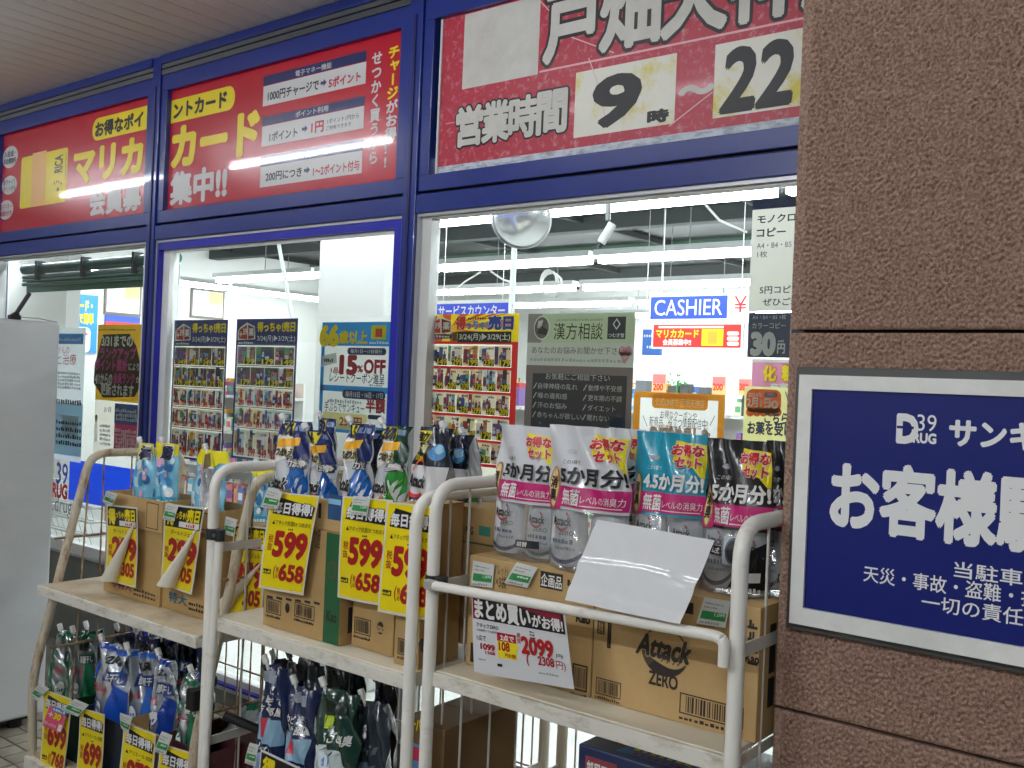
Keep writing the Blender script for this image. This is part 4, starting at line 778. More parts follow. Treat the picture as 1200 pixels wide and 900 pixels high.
# front bars
z = pY(521, 688, YC-.02).z; A = Vector((CX0+.03, YC-.026, z)); B = pY(842, 746, YC-.03); zz_ = pY(855, 770, YC-.03).z
MB().tube(arc_path([A, B+Vector((.0, 0, -.000)), Vector((CX1-.012, YC-.03, B.z-.008)), Vector((CX1-.012, YC-.03, zz_-.02))], .012), .0115, WPIPE, 12).build('front_bar', c1)
clampring(c1, CX0, YC, z, .028); MB().box(CX0+.0, CX0+.034, YC-.034, YC-.0175, z-.012, z+.012, mat('b8b8b2', .4, .3)).build('hinge_plate', c1, None, .004)
z = pY(258, 628, YC).z; clampring(c2, xa2, YC, z, .037); MB().tube([(xa2+.037, YC-.002, z-.016), (xa2+.02, YC-.012, .25)], .0125, WPIPE, 12).build('front_bar', c2)
MB().box(xb3-.02, xb3+.02, YC-.02, YC+.03, pY(257, 835, YC).z-.02, pY(257, 822, YC).z+.01, BK).build('rubber_stop', c3, None, .004); a = pY(262, 838, YC+.02)
MB().tube([a, a+Vector((.12, .12, -.07)), a+Vector((.26, .3, -.14))], .014, BK, 8).build('strap', c3)

# ================================================================== CARTONS
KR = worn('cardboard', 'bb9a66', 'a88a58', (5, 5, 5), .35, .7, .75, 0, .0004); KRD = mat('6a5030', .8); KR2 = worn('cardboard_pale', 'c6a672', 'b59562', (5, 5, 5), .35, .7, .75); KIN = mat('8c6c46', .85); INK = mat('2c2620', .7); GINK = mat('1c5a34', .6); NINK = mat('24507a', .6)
class FrontPrint(Print): pass
def carton(label, X0, X1, Y0, Y1, z0, z1, m_=None, open_=False, rz=0, flaps=True, group='cartons on the carts', cut=None):
    """corrugated carton; open ones have a thin wall all round and show the inside"""
    m_ = m_ or KR; cx, cy = (X0+X1)/2, (Y0+Y1)/2; ca, sa = math.cos(rz), math.sin(rz)
    def R(p): x, y, z = p; return (cx+(x-cx)*ca-(y-cy)*sa, cy+(x-cx)*sa+(y-cy)*ca, z)
    b = MB(); th = .004
    def bx(*a): n0 = len(b.v); b.box(*a); b.v[n0:] = [R(v) for v in b.v[n0:]]
    if open_:
        hf = cut if cut else z1-z0
        bx(X0, X1, Y0, Y0+th, z0, z0+hf, m_); bx(X0, X1, Y1-th, Y1, z0, z1, m_); bx(X0, X0+th, Y0+th+.0003, Y1-th-.0003, z0, z1, m_); bx(X1-th, X1, Y0+th+.0003, Y1-th-.0003, z0, z1, m_); bx(X0+th, X1-th, Y0+th+.0003, Y1-th-.0003, z0, z0+th, m_)
    else: bx(X0, X1, Y0, Y1, z0, z1, m_)
    o = b.build('carton', None, R(((X0+X1)/2, Y0, z0)), .0018); tag(o, label, 'cardboard box', group)
    if not open_:
        s_ = MB(); n0 = 0; s_.box(X0+.002, X1-.002, (Y0+Y1)/2-.001, (Y0+Y1)/2+.001, z1, z1+.0006, KRD); s_.v = [R(v) for v in s_.v]; s_.build('flap_seam', o)
    F = Print(lambda u, v, l: Vector(R((u, Y0-l, v))), Y0); E = Print(lambda u, v, l: Vector(R((X1+l, u, v))))
    return o, F, E
def barcode(p, u0, v0, u1, v1, seed, num=True, m_=None):
    m_ = m_ or INK; r = random.Random(seed); t = (v1-v0)*.06
    for (a, b, c, d) in ((u0, v0, u1, v0+t), (u0, v1-t, u1, v1), (u0, v0+t, u0+t, v1-t), (u1-t, v0+t, u1, v1-t)): p.rect(a, b, c, d, m_, 2, 1)
    u = u0+(u1-u0)*.1
    while u < u1-(u1-u0)*.12: w_ = (u1-u0)*r.choice((.012, .012, .022, .034)); p.rect(u, v0+(v1-v0)*.12, u+w_, v1-(v1-v0)*.12, m_, 2, 1); u += w_+(u1-u0)*r.choice((.014, .02, .03))
    if num: p.squig(u0, v0-(v1-v0)*.28, u1, v0-(v1-v0)*.1, m_, n=12, seed=seed)
# --- cart 1
ztop1 = pY(560, 652, 1.85).z
YA = 1.852; x0 = pY(548, 720, YA).x; xm = pY(695, 760, YA).x; x1 = pY(889, 780, YA).x
o, F, E = carton('plain brown carton at the left of the right cart, behind the bulk-buy sheet', x0, xm-.003, YA, 2.2, zs1+.001, ztop1, KR2)
F.px = YA
F.T('Kao', 675.5, 728, 692, 720, INK, off=.05); F.T('企画品', 634, 686, 659, 676, WH, off=.02, layer=4); F.R(633, 688, 660, 673.5, INK, 2); a, b = F.P(670, 807), F.P(689, 781); barcode(F, a[0], a[1], b[0], b[1], 3)
F.T('パレット)', 580, 675, 596, 664, INK, off=0); F.T('×3袋', 581, 688, 594, 676, INK, off=0); F.Q(664, 720, 690, 716, INK, n=6); F.R(662, 700, 663, 677, INK, 2); F.Q(665, 686, 672, 680, INK, n=2); a, b = F.P(551, 775), F.P(557, 754); F.rect(a[0], a[1], b[0], b[1], INK, 2); F.build(o)
o, F, E = carton('large brown detergent carton with black swirl emblem on the right cart', xm, x1, YA, 2.2, zs1+.001, ztop1+.001, KR2); F.px = YA
u, v = F.P(779, 764); LWk = mat('4a3f30', .7)

for k in range(40): # crescent, thick at the foot
    A, B = math.radians(120+300*k/40), math.radians(120+300*(k+1)/40); ti = lambda a: .05+.42*max(0, math.cos(a-math.radians(250)))**1.3
    F.poly([(u+.056*math.cos(A), v+.052*math.sin(A)), (u+.056*math.cos(B), v+.052*math.sin(B)), (u+.056*(1-ti(B))*math.cos(B), v+.052*(1-ti(B))*math.sin(B)), (u+.056*(1-ti(A))*math.cos(A), v+.052*(1-ti(A))*math.sin(A))], LWk if k < 14 else INK, 2)
F.T('Attack', 746, 764, 808, 754, INK, off=.045, layer=6, ol=.03, olm=KR2, shear=.08); F.T('アタック', 775, 776, 799, 768, INK, off=.03, layer=6, ol=.05, olm=KR2); F.T('ZERO', 760.5, 800.5, 794.5, 793.5, INK, off=.03)
for (q0, q1, sd) in (((698, 812), (728, 800.5), 5), ((796, 835), (872, 830), 6)): a, b = F.P(*q0), F.P(*q1); barcode(F, a[0], a[1], b[0], b[1], sd)
F.R(700, 742, 709, 727, INK, 2); F.T('割増', 701.5, 741, 707.5, 729, KR2, layer=4, rot=0); a, b = F.P(711.5, 759), F.P(717, 729); barcode(F, a[0], a[1], b[0], b[1], 8, False); F.squig(a[0], a[1], b[0], b[1], INK, n=2)
for k in range(3): F.Q(878, 735+k*13, 886, 727+k*13, INK, n=2, seed=k)
for k in range(4): F.R(876, 778-k*14, 888, 777-k*14, INK, 2)
F.T('Kao', 874, 775, 890, 768, INK, off=.04); F.R(801, 718, 813, 707, INK, 2); F.build(o)
E.rect(1.9, zs1+.06, 1.93, zs1+.12, INK, 2); E.rect(1.9, ztop1-.14, 1.93, ztop1-.04, INK, 2); E.squig(1.96, ztop1-.1, 2.1, ztop1-.05, INK, n=6); E.build(o)
tag(MB().box(x1+.004, -.62, 2.36, 2.62, .0, 1.3, mat('14161a', .6)).build('dark_block', None, (x1+.1, 2.36, 0), .004), 'black narrow block between the right cart and the pillar', 'cabinet')  # plain black box standing in the dark zone behind the right cart
# --- cart 2 cartons
z2 = zs2+.001; def_top = pY(330, 577, 1.80).z
ya = 1.80; xa_, xb_ = pY(309, 700, ya).x, pY(399, 700, ya).x
o, F, E = carton('carton with a dark green end stripe behind the leftmost 599 sheet', xa_, xb_, ya, 2.12, z2, pY(330, 613, ya).z); F.px = ya
a = pY(380, 700, ya).x; F.rect(a, z2+.001, xb_-.0005, pY(330, 613, ya).z-.001, GINK, 1, 1)
for q0, q1, sd in (((312, 717), (330, 705), 11), ((345, 722), (369, 711), 12)): A, B = F.P(*q0), F.P(*q1); barcode(F, A[0], A[1], B[0], B[1], sd)
u, v = F.P(337, 712.5); F.ell(u, v, .010, .014, INK, 2); u, v = F.P(389, 668); F.ring(u, v, .018, .024, .18, KRD, 2); F.T('Kao', 383, 727, 395, 718, INK, off=.03)
for k in range(6): F.R(313+k*11, 700+k*1.5, 320+k*11, 699+k*1.5, INK, 2)
F.T('12個', 369, 643, 376, 620, INK, off=0); F.build(o)
E.rect(ya+.03, z2+.03, ya+.07, z2+.1, INK, 2); E.build(o)
o, F, E = carton('upper brown carton with a navy corner, under the blue refill pouches', xa_+.006, xb_+.01, ya+.008, 2.13, pY(330, 613, ya).z+.001, def_top, KR2, True); F.px = ya+.008; F.R(384, 608, 402, 581, NINK, 1); F.R(385, 590, 400, 586, LBLUE, 2); A, B = F.P(373, 607), F.P(377, 590); F.rect(A[0], A[1], B[0], B[1], INK, 2); F.build(o)
ya = 1.835; xa_, xb_ = pY(413, 720, ya).x, pY(461.5, 730, ya).x; zt2 = pY(430, 590, ya).z
o, F, E = carton('narrow brown carton behind the middle 599 sheet', xa_, xb_, ya, 2.1, z2, zt2); F.px = ya; A, B = F.P(415, 741), F.P(435, 727); barcode(F, A[0], A[1], B[0], B[1], 15); u, v = F.P(446, 736); F.ell(u, v, .012, .017, INK, 2); F.T('Attack', 440, 739, 452, 733, KR, off=.05); F.R(434, 707, 440, 706, INK, 2); F.build(o)
ya = 1.80; xa_, xb_ = pY(462.5, 745, ya).x, min(pY(515, 750, ya).x, xb2-.02); zt3 = pY(480, 590, ya).z
o, F, E = carton('brown carton behind the rightmost 599 sheet, at the right post of the middle cart', xa_, xb_, ya, 1.95, z2, zt3); F.px = ya; A, B = F.P(466, 766), F.P(485, 752); barcode(F, A[0], A[1], B[0], B[1], 16); u, v = F.P(495, 756); F.ell(u, v, .012, .017, INK, 2); F.build(o)
ya = 1.98; xa_, xb_ = pY(521, 650, ya).x, pY(573, 650, ya).x; zm = pY(540, 634, ya).z
xb_ = min(xb_, CX1); o, F, E = carton('green and brown carton lower of two, seen between the twin pipes', xa_, xa_+.2, ya, 2.25, zs1+.001, zm, mat('2c5a3a', .7)); F.px = ya; a = pY(540, 650, ya).x
F.rect(a, zs1+.002, xa_+.199, zm-.001, KR, 1, 1); F.T('15kg', 549, 657, 557, 649, INK, off=0, layer=2); F.build(o)
o, F, E = carton('brown carton stacked on the green one, seen between the twin pipes', xa_-.004, xa_+.19, ya+.004, 2.25, zm+.001, pY(540, 593, ya).z, KR); F.px = ya+.004; F.T('P&G', 546, 625, 555, 618, INK, off=.03); F.R(561, 627, 575, 618, mat('3c8a78', .6), 1); F.build(o)
# --- cart 3 cartons
z3 = zs3+.001; ya = 1.87; dep = .17
xa_, xb_ = pY(121, 690, ya).x, pY(187, 700, ya).x; zt = pY(130, 612, ya).z
def c3c(xa_, xb_, ya, ztall, zlip, lab1, lab2, words, wc):
    o, F, E = carton(lab1, xa_, xb_, ya, ya+dep, z3, ztall); F.px = ya; W = xb_-xa_; H = ztall-z3
    F.text(words, xa_+W*.16, z3+H*.1, xa_+W*.52, z3+H*.22, wc, off=.03); F.squig(xa_+W*.56, z3+H*.07, xa_+W*.95, z3+H*.11, INK, n=8); F.squig(xa_+W*.56, z3+H*.13, xa_+W*.95, z3+H*.17, INK, n=8); F.build(o)
    E.vtext('ボールドジェル', ya+dep*.4, z3+H*.15, ya+dep*.62, z3+H*.75, mat('8a4030', .7), off=0); E.build(o)
    o, F, E = carton(lab2, xa_-.004, xb_+.004, ya-.006, ya+dep+.006, ztall-.005+.006, zlip, KR2, True); F.rect(xb_-W*.25, ztall+.01, xb_-W*.05, zlip-.01, INK, 1, 1); F.rect(xb_-W*.24, ztall+.013, xb_-W*.06, zlip-.013, KR2, 2, 1); F.build(o)
zl = pY(140, 578, ya).z
c3c(xa_, xb_, ya, zt, zl, 'brown carton under the left 299 sheet on the rusty cart', 'open tray carton holding the two pale blue pouches, far left', '中特大', mat('8a3040', .7))
xa_, xb_ = pY(189, 705, ya+.01).x, pY(248, 720, ya+.01).x
c3c(xa_, min(xb_, xb3-.03), ya+.01, pY(200, 617, ya).z, pY(200, 590, ya).z, 'brown carton under the curling 299 sheet on the rusty cart', 'open tray carton of pale pouches left of the middle cart post', '特大', mat('2a6a80', .7))
ya3 = 1.95; xa_, xb_ = pY(266, 700, ya3).x, min(pY(309, 700, ya3).x, xb3-.02)
o, F, E_ = carton('brown carton on the rusty cart seen just right of the middle cart post', xa_, xb_, ya3, ya3+.2, z3, pY(285, 615, ya3).z); F.squig(xa_+.02, z3+.02, xb_-.02, z3+.04, INK, n=9); F.build(o)

# ================================================================== SOFT PACKS
class Pack:
    """refill pouch: wide gusseted foot, flat sealed head, crinkled film; f(u, v) is a point of its front"""
    def __init__(s, base, w, h, d, rz=0, lean=0, bend=0, head=.8, seed=0, crink=.0025, side=0):
        s.b = Vector(base); s.w, s.h, s.d, s.rz, s.lean, s.bend, s.head, s.cr, s.side = w, h, d, rz, lean, bend, head, crink, side
        r = random.Random(seed); s.k = [(r.uniform(2, 7), r.uniform(3, 9), r.uniform(0, 6), r.uniform(.4, 1)) for _ in range(6)]
    def pt(s, u, v, front, off=0):
        hw = s.w/2*(1-(1-s.head)*max(0, v-.35)/.65-.05*math.sin(v*math.pi*2)*(1-v)); th = s.d/2*(max(0, 1-v)**.75)*(1 if v > .04 else .75+v*6)
        pr = (1-abs(u)**2.4); n = sum(a[3]*math.sin(a[0]*u*1.6+a[1]*v*2.4+a[2]) for a in s.k)*s.cr*(.4+v)
        y = -front*(th*pr+.0012)+n-(off*front); x = u*hw; z = v*s.h
        y += s.bend*v*v; x += s.side*v*v; z -= abs(s.bend)*v*v*.25; y += s.lean*v
        ca, sa = math.cos(s.rz), math.sin(s.rz); return s.b+Vector((x*ca-y*sa, x*sa+y*ca, z))
    def body(s, name, m_, label=None, cat='refill pouch', group=None, parent=None, nu=22, nv=30, zones=None):
        b = MB(); P = lambda f: (lambda a, c: s.pt(a*2-1, c, f))
        if zones:
            for f, fl in ((1, False), (-1, True)):
                v0 = 0
                for v1, mt in zones: n = max(3, int(nv*(v1-v0))); b.grid(lambda a, c: s.pt(a*2-1, v0+(v1-v0)*c, f), nu, n, mt, True, fl); v0 = v1
        else: b.grid(P(1), nu, nv, m_, True); b.grid(P(-1), nu, nv, m_, True, True)
        mt = zones[0][1] if zones else m_
        b.add([s.pt(-1+2*k/nu, 0, 1) for k in range(nu+1)]+[s.pt(1-2*k/nu, 0, -1) for k in range(nu+1)], [tuple(range(2*nu+2))], mt)
        for e in (-1, 1): b.grid(lambda a, c: s.pt(e, c, 1)*(1-a)+s.pt(e, c, -1)*a, 1, nv, mt, True, e < 0)
        o = b.build(name, parent, None if parent else s.b)
        if label: tag(o, label, cat, group)
        return o
    def print(s): return Print(lambda u, v, l: s.pt(u, v, 1, l*1.7+.0018), None, 6)
    def spout(s, o, u=-.55, m_=None, dx=-.012, dz=.022):
        m_ = m_ or mat('e8e8e6', .35); p = s.pt(u, .97, 1); q = s.pt(u, .97, -1); c = (p+q)/2; d = Vector((dx, 0, dz)); b = MB(); b.tube([c-d*.2, c+d*.4], .0055, m_, 10); b.tube([c+d*.4, c+d*1.1], .0095, m_, 12); b.build('spout_cap', o)
FILM = lambda h, r_=.22: mat(h, r_, 0, .6, .5, bump=(38, .35, .004))
G_ = 'refill pouches standing in the cartons'
def arc_band(p, u0, v0, u1, v1, thick, mt, layer=2, n=12, bow=.12):
    for k in range(n):
        a, b = k/n, (k+1)/n; f = lambda t: v0+(v1-v0)*t+bow*math.sin(t*math.pi)
        p.quad([(u0+(u1-u0)*a, f(a)), (u0+(u1-u0)*b, f(b)), (u0+(u1-u0)*b, f(b)+thick), (u0+(u1-u0)*a, f(a)+thick)], mt, layer, 1)
def pouch_px(xl, xr, yt, yb, Y, **k):
    a, b, c = pY(xl, yb, Y), pY(xr, yb, Y), pY((xl+xr)/2, yt, Y); ex = k.pop('dz', 0)
    return Pack(((a.x+b.x)/2, Y, (a.z+b.z)/2-ex), b.x-a.x, c.z-(a.z+b.z)/2+ex, k.pop('d', .07), **k)
def blue_gel(xl, xr, yt, yb, Y, lab, seed, word='超', **k):
    s = pouch_px(xl, xr, yt, yb, Y, seed=seed, **k); o = s.body('refill_pouch', FILM('7cc0dc'), lab, group=G_, zones=[(.84, FILM('7cc0dc')), (1, FILM('e8dc20'))])
    p = s.print(); p.ell(-.1, .86, .8, .1, FILM('e8dc20'), 1, 20); p.text(word, -.3, .78, .62, .96, NAVY, off=.08, ol=.05, olm=WH)
    p.ell(-.1, .55, .5, .17, mat('b4dcec', .3), 1, 20); p.ell(.15, .5, .22, .1, mat('3c88b8', .3), 2, 14); p.ell(-.2, .66, .2, .07, mat('e8c0d8', .3), 2, 14); r = random.Random(seed)
    for j in range(16): q_ = r.uniform(.08, .22); p.ell(r.uniform(-.75, .75), r.uniform(.3, .78), q_, q_*.33, mat(r.choice(('f4fafc', 'c8e8f4', '3c8cc0', 'e0a8c8', '2a6ca8')), .3), 3+j*.2, 9)
    p.rect(-.1, .06, .97, .26, mat('2c9cc0', .3), 2); p.squig(0, .17, .9, .22, WH, 4, 6, seed); p.squig(0, .1, .8, .14, WH, 4, 6, seed+1)
    p.ell(-.6, .2, .36, .17, WH, 3, 20); p.text('ボールド' if seed % 2 else 'ルド', -.9, .13, -.3, .28, NAVY, 6, off=.05); p.build(o); s.spout(o, -.6); return s, o
blue_gel(157, 181, 519, 592, 1.92, 'pale blue refill pouch with yellow head, leftmost, standing in the open carton', 1, '極', dz=.03)
blue_gel(181, 208, 519, 592, 1.925, 'second pale blue refill pouch with yellow head, from the left', 2, dz=.03, head=.95)
s, o = blue_gel(223, 263, 526, 604, 1.96, 'pale blue pouch wrapped in loose clear film, left of the middle cart post', 3, '', dz=.03, bend=.02)
s2_ = Pack(s.b+Vector((.035, -.045, .03)), .05, .16, .01, lean=.02, crink=.006, seed=5); s2_.body('loose_wrap', clear('crinkled_film', 'ffffff', .22, .35, .12, (30, .8, .01)), parent=o)
p = s.print(); p.quad([(.05, .6), (.4, .6), (-.2, .97), (-.5, .93)], mat('6a5a30', .5), 5); p.build(o, 'seal_tape')
blue_gel(292, 322, 545, 612, 2.05, 'pale blue pouch seen between the middle cart post and the leftmost 599 sheet', 5, '', dz=.03)
blue_gel(296, 312, 548, 606, 2.16, 'pale blue pouch half hidden behind its neighbour near the middle post', 7, '', dz=.03)
ATN = mat('2a2a34', .3); SILV = FILM('c4c8cc', .2)
def attack(xl, xr, yt, yb, Y, lab, seed, c1_, c2_, head_, big, word, **k):
    s = pouch_px(xl, xr, yt, yb, Y, seed=seed, crink=.004, **k)
    o = s.body('refill_pouch', FILM(c1_), lab, group=G_, zones=[(.82, FILM('ccd0d6', .16)), (1, FILM(head_))]); p = s.print(); p.poly([(-.35, .02), (.98, .02), (.98, .58), (.3, .58), (.05, .35)], FILM(c1_, .16), .5)
    p.quad([(-.98, .5), (.1, .62), (.0, .84), (-.9, .84)], mat('e8e6e0', .3), 1); p.quad([(.2, .6), (.98, .6), (.98, .82), (.2, .82)], mat(head_, .25), .5)
    p.quad([(-.8, .83), (.98, .83), (.98, .99), (-.8, .99)], mat(head_, .3), 1); p.quad([(-.7, .84), (.1, .84), (.1, .98), (-.7, .98)], mat('e8dc18', .35), 2); p.text(big, -.66, .85, .05, .97, NAVY, 5, off=.06)
    p.quad([(.15, .9), (.9, .9), (.9, .96), (.15, .96)], mat('8aa0c8', .3), 2)
    p.quad([(-.85, .7), (.5, .74), (.5, .83), (-.85, .79)], mat('f0b020', .35), 3); p.text('つめかえ', -.8, .61, .25, .7, NAVY, 6, off=.05, ol=.04, olm=mat('f0e060', .3)); p.quad([(0, .5), (.95, .5), (.95, .6), (0, .6)], ATN, 4); p.text(word, .06, .51, .9, .59, WH, 6, off=.04)
    p.ring(-.45, .3, .5, .17, .2, mat('c82038', .3), 3, 170, 350); p.text('Attack', -.95, .26, .15, .38, BK, 7, off=.06, ol=.05, olm=WH, shear=.05)
    p.poly([(.1, 0.02), (.85, .02), (.95, .09), (.75, .15), (.2, .15), (0, .09)], mat('c8bc80', .3), 3); p.squig(.2, .05, .8, .1, NAVY, 5, 6, seed); p.line(-.1, .1, .9, .45, .012, mat(c2_, .3), 2); p.squig(-.9, .12, -.3, .18, mat('3048a0', .3), 4, 5, seed); p.build(o); s.spout(o, -.75, dx=-.018); return s, o
attack(319, 362, 493, 588, 1.90, 'blue and white refill pouch with orange band, leftmost in the middle cart', 11, '1560b0', '8cc8f0', '1a2a68', '50%', '力洗浄', dz=.03, side=.015)
s, o = attack(366, 398, 500, 590, 1.93, 'blue pouch with its head folded down, second in the middle cart', 12, '1560b0', '8cc8f0', '1a2a68', 'W', '洗浄', dz=.03, bend=-.04)
attack(400, 434, 496, 590, 1.92, 'blue refill pouch with a dark head marked 15, third in the middle cart', 13, '1668b8', '8cc8f0', '16245c', '15', '力洗', dz=.03, side=.01)
attack(438, 476, 498, 592, 1.93, 'green refill pouch with dark green head marked 20, in the middle cart', 14, '2c9038', 'c0f080', '12402c', '20%', '臭', dz=.03, side=.02)
attack(370, 392, 490, 575, 2.02, 'navy pouch standing behind the folded one in the middle cart', 15, '1a2a68', '8cc8f0', '16245c', '30', '', dz=.03)
attack(418, 442, 503, 590, 2.02, 'dark blue pouch at the back with a yellow side, in the middle cart', 16, '38485c', '8cc8f0', '1a2444', '15', '', dz=.03, side=.03)
# three dark oxi packs wrapped in film
def oxi(xl, xr, yt, yb, Y, lab, seed, **k):
    s = pouch_px(xl, xr, yt, yb, Y, seed=seed, crink=.005, **k); o = s.body('refill_pouch', None, lab, group=G_, zones=[(.3, FILM('18223c')), (.6, FILM('dcdee0')), (1, FILM('141c34'))]); p = s.print()
    p.quad([(-.9, .84), (-.2, .84), (-.2, .96), (-.9, .96)], mat('f0e018', .35), 2); p.text('強力', -.85, .85, -.25, .95, BK, 5, off=.05); p.quad([(-.95, .64), (0, .64), (.0, .83), (-.95, .83)], mat('201c18', .35), 2); p.text('オイ菌', -.9, .74, -.05, .82, mat('ece8b0', .4), 5, off=.06); p.text('でスッキリ', -.9, .65, -.1, .71, mat('e8d818', .4), 5, off=.04)
    p.ell(.45, .75, .4, .09, mat('4a90c8', .3), 2, 16); p.ell(.5, .78, .25, .05, mat('a8d8f0', .3), 3, 12)
    arc_band(p, -.8, .52, .0, .53, .04, mat('e05a20', .3), 3); arc_band(p, -.8, .31, .1, .30, .035, mat('d02030', .3), 3, bow=-.04); p.text('Attack', -.85, .38, .2, .5, BK, 6, off=.05); p.text('菌', -.8, .08, -.2, .24, WH, 5, off=.05); p.build(o); s.spout(o, .5); 
    return s, o
oxi(478, 521, 500, 600, 1.93, 'dark navy and white pouch with yellow lettering, left of the twin pipes', 21, dz=.03, side=.03)
s, o = oxi(508, 548, 508, 595, 2.05, 'navy and white pouch in shiny wrap above the twin pipes', 22, dz=.03, side=.01)
w_ = Pack(s.b+Vector((.0, -.05, .0)), .11, .24, .012, crink=.008, seed=9, head=.35); w_.body('loose_wrap', clear('crinkled_film', 'ffffff', .22, .35, .12, (30, .8, .01)), parent=o)
s = pouch_px(530, 566, 512, 595, 2.1, seed=23, crink=.004, dz=.03, head=.4); o = s.body('refill_pouch', None, 'white and silver pouch with a tapering head over the middle cart right post', group=G_, zones=[(.2, FILM('28407c')), (1, FILM('c8ccd0'))]); p = s.print(); p.text('ttack', -.7, .25, .5, .4, BK, 5, off=.05); p.quad([(.5, .1), (.9, .1), (.8, .4), (.55, .4)], GRN, 2); p.squig(-.8, .1, .7, .16, RED, 3, 8); p.build(o); s.spout(o, -.3)

# --- big value packs on the right cart
CLR = clear('clear_bag_film', 'f4f6f8', .10, .16, .1, (26, .5, .006)); BOTW = mat('d8dadd', .25, 0, .5, .4)
def bottle(parent, c, w, h, m_, capm, lm, seed, curve='1c2450'):
    b = MB(); n = 20; prof = [(0, .42), (.03, .5), (.3, .5), (.62, .47), (.74, .36), (.8, .2), (.86, .19)]; vs = []
    for z, r_ in prof:
        for k in range(n): a = 2*math.pi*k/n; vs.append((c.x+math.cos(a)*r_*w, c.y+math.sin(a)*r_*w*.55, c.z+z*h))
    b.add(vs, [(i*n+k, i*n+(k+1) % n, (i+1)*n+(k+1) % n, (i+1)*n+k) for i in range(len(prof)-1) for k in range(n)], m_, True); b.add(vs[:n], [tuple(range(n))[::-1]], m_)
    b.tube([c+Vector((0, 0, h*.86)), c+Vector((0, 0, h))], w*.23, capm, 14); o = b.build('bottle', parent)
    def mp(u, v, l):
        a = -math.pi/2+u*1.15; z = v*.7; rr = .5 if v < .85 else .45; return Vector((c.x+math.cos(a)*(rr*w+l+.0006), c.y+math.sin(a)*(rr*w*.55+l+.0006), c.z+z*h))
    p = Print(mp, None, 6); f = lambda t: .2-.16*math.sin((t*.5+.5)*math.pi)
    for k in range(10): a, d = -1+k*.2, -.8+k*.2; p.quad([(a, f(a)), (d, f(d)), (d, f(d)+.07), (a, f(a)+.07)], mat(curve, .3), 2, 2)
    p.ring(-.1, .76, .42, .17, .2, mat('c83040', .3), 2, 200, 420); p.text('Attack', -.5, .68, .35, .82, BK, 6, off=.05, ol=.04, olm=WH); p.squig(-.6, .38, .5, .46, mat('5a6a80', .4), 3, 6, seed); p.squig(-.4, .28, .6, .33, mat('8090a0', .4), 3, 7, seed); p.text('ZERO', -.2, .52, .5, .6, BK, 5, off=0)
    p.build(o, 'bottle_label'); return o
GB = 'value packs standing on the right cart cartons'
def bigbag(lab, xl, xr, yt, yb, Y, head_, txt, tcol, seed, hw=.9, dz=0, month=True, washer=False, **k):
    a, b, c = pY(xl, yb, Y), pY(xr, yb, Y), pY((xl+xr)/2, yt, Y); w_ = b.x-a.x; base = Vector(((a.x+b.x)/2, Y, max((a.z+b.z)/2-dz, ztop1+.002))); h = c.z-base.z
    s = Pack(base, w_, h, .11, seed=seed, head=hw, crink=.003, **k); hd = mat(head_, .3, 0, .5, .4, bump=(20, .3, .004)); vh = .42
    o = s.body('value_pack', None, lab, 'detergent pack', GB, zones=[(vh, CLR), (1, hd)], nv=22)
    dk = head_ < '40'; fr_ = -.02
    bottle(o, base+Vector((-w_*.24, -.0, .006)), w_*.44, h*.6, BOTW, mat('c4c8cc', .3), WH, seed, '16245c' if not dk else '101014')
    bottle(o, base+Vector((w_*.22, .012, .004)), w_*.46, h*.56, BOTW if not dk else mat('c8ccd0', .3), mat('b83048', .3), WH, seed+1, '3c5a58' if not dk else '101014')
    p = s.print(); p.quad([(-.55, .44), (1, .44), (1, .58), (-.55, .58)], MAG, 1); p.quad([(-1, .4), (-.54, .42), (-.54, .58), (-1, .56)], MAG, 1)
    p.text('無菌', -.5, .455, -.02, .565, WH, 5, off=.02) if month else None; p.text('レベルの消臭力', .02, .475, .94, .53, WH, 5, off=.0); p.line(-.0, .458, .9, .458, .006, WH, 3)
    p.text(txt, -.56, .6, .97, .715, tcol, 6, off=.045, ol=.02, olm=hd); p.text('この1袋で', -.5, .735, -.1, .765, tcol, 5, off=0)
    p.poly([(.15, .95), (.98, .93), (.98, .68), (.8, .76), (.2, .8)], mat('f2e21c', .4), 2); p.text('お得な', .14, .85, .93, .925, mat('d42a28', .4), 6, off=.05, ol=.05, olm=WH); p.text('セット', .25, .765, .9, .835, mat('d42a28', .4), 6, off=.05, ol=.05, olm=WH)
    p.ell(-.78, .56, .16, .15, mat('a07840', .35), 2, 20); p.ell(-.78, .56, .13, .135, mat('ecc890', .35), 3, 20); p.vtext('消臭', -.88, .47, -.68, .64, mat('282018', .4), 6, off=.05)
    p.ell(-.35, .82, .14, .018, mat('9aa0a8' if head_ < 'c0' else 'c0c2c4', .5), 2, 14)
    if washer:
        p.quad([(-.1, .2), (.5, .2), (.5, .38), (-.1, .38)], mat('b8c0c8', .3), 2); p.ell(.2, .29, .2, .07, BK, 3, 18); p.ring(.2, .29, .24, .085, .2, mat('505860', .3), 3); p.quad([(-.75, .25), (-.15, .25), (-.15, .31), (-.75, .31)], BK, 2); p.text('ドラム式', -.7, .26, -.2, .3, WH, 5, off=.02)
        p.poly([(.1, .05), (.98, .05), (.98, .36), (.6, .3)], mat('16161a', .3), 1); p.squig(.15, .03, .9, .07, WH, 4, 9); p.quad([(.35, .1), (.85, .1), (.85, .16), (.35, .16)], WH, 3)
    else: p.quad([(.2, .1), (.75, .1), (.75, .155), (.2, .155)], mat('20242c', .3), 2); p.text('詰替', .26, .11, .5, .145, WH, 5, off=.01)
    p.build(o); return s, o
bigbag('white 5 month value pack furthest left on the cartons', 576, 655, 499, 657, 1.93, 'd4d6da', '5か月分', BK, 31, rz=-.12, side=-.01)
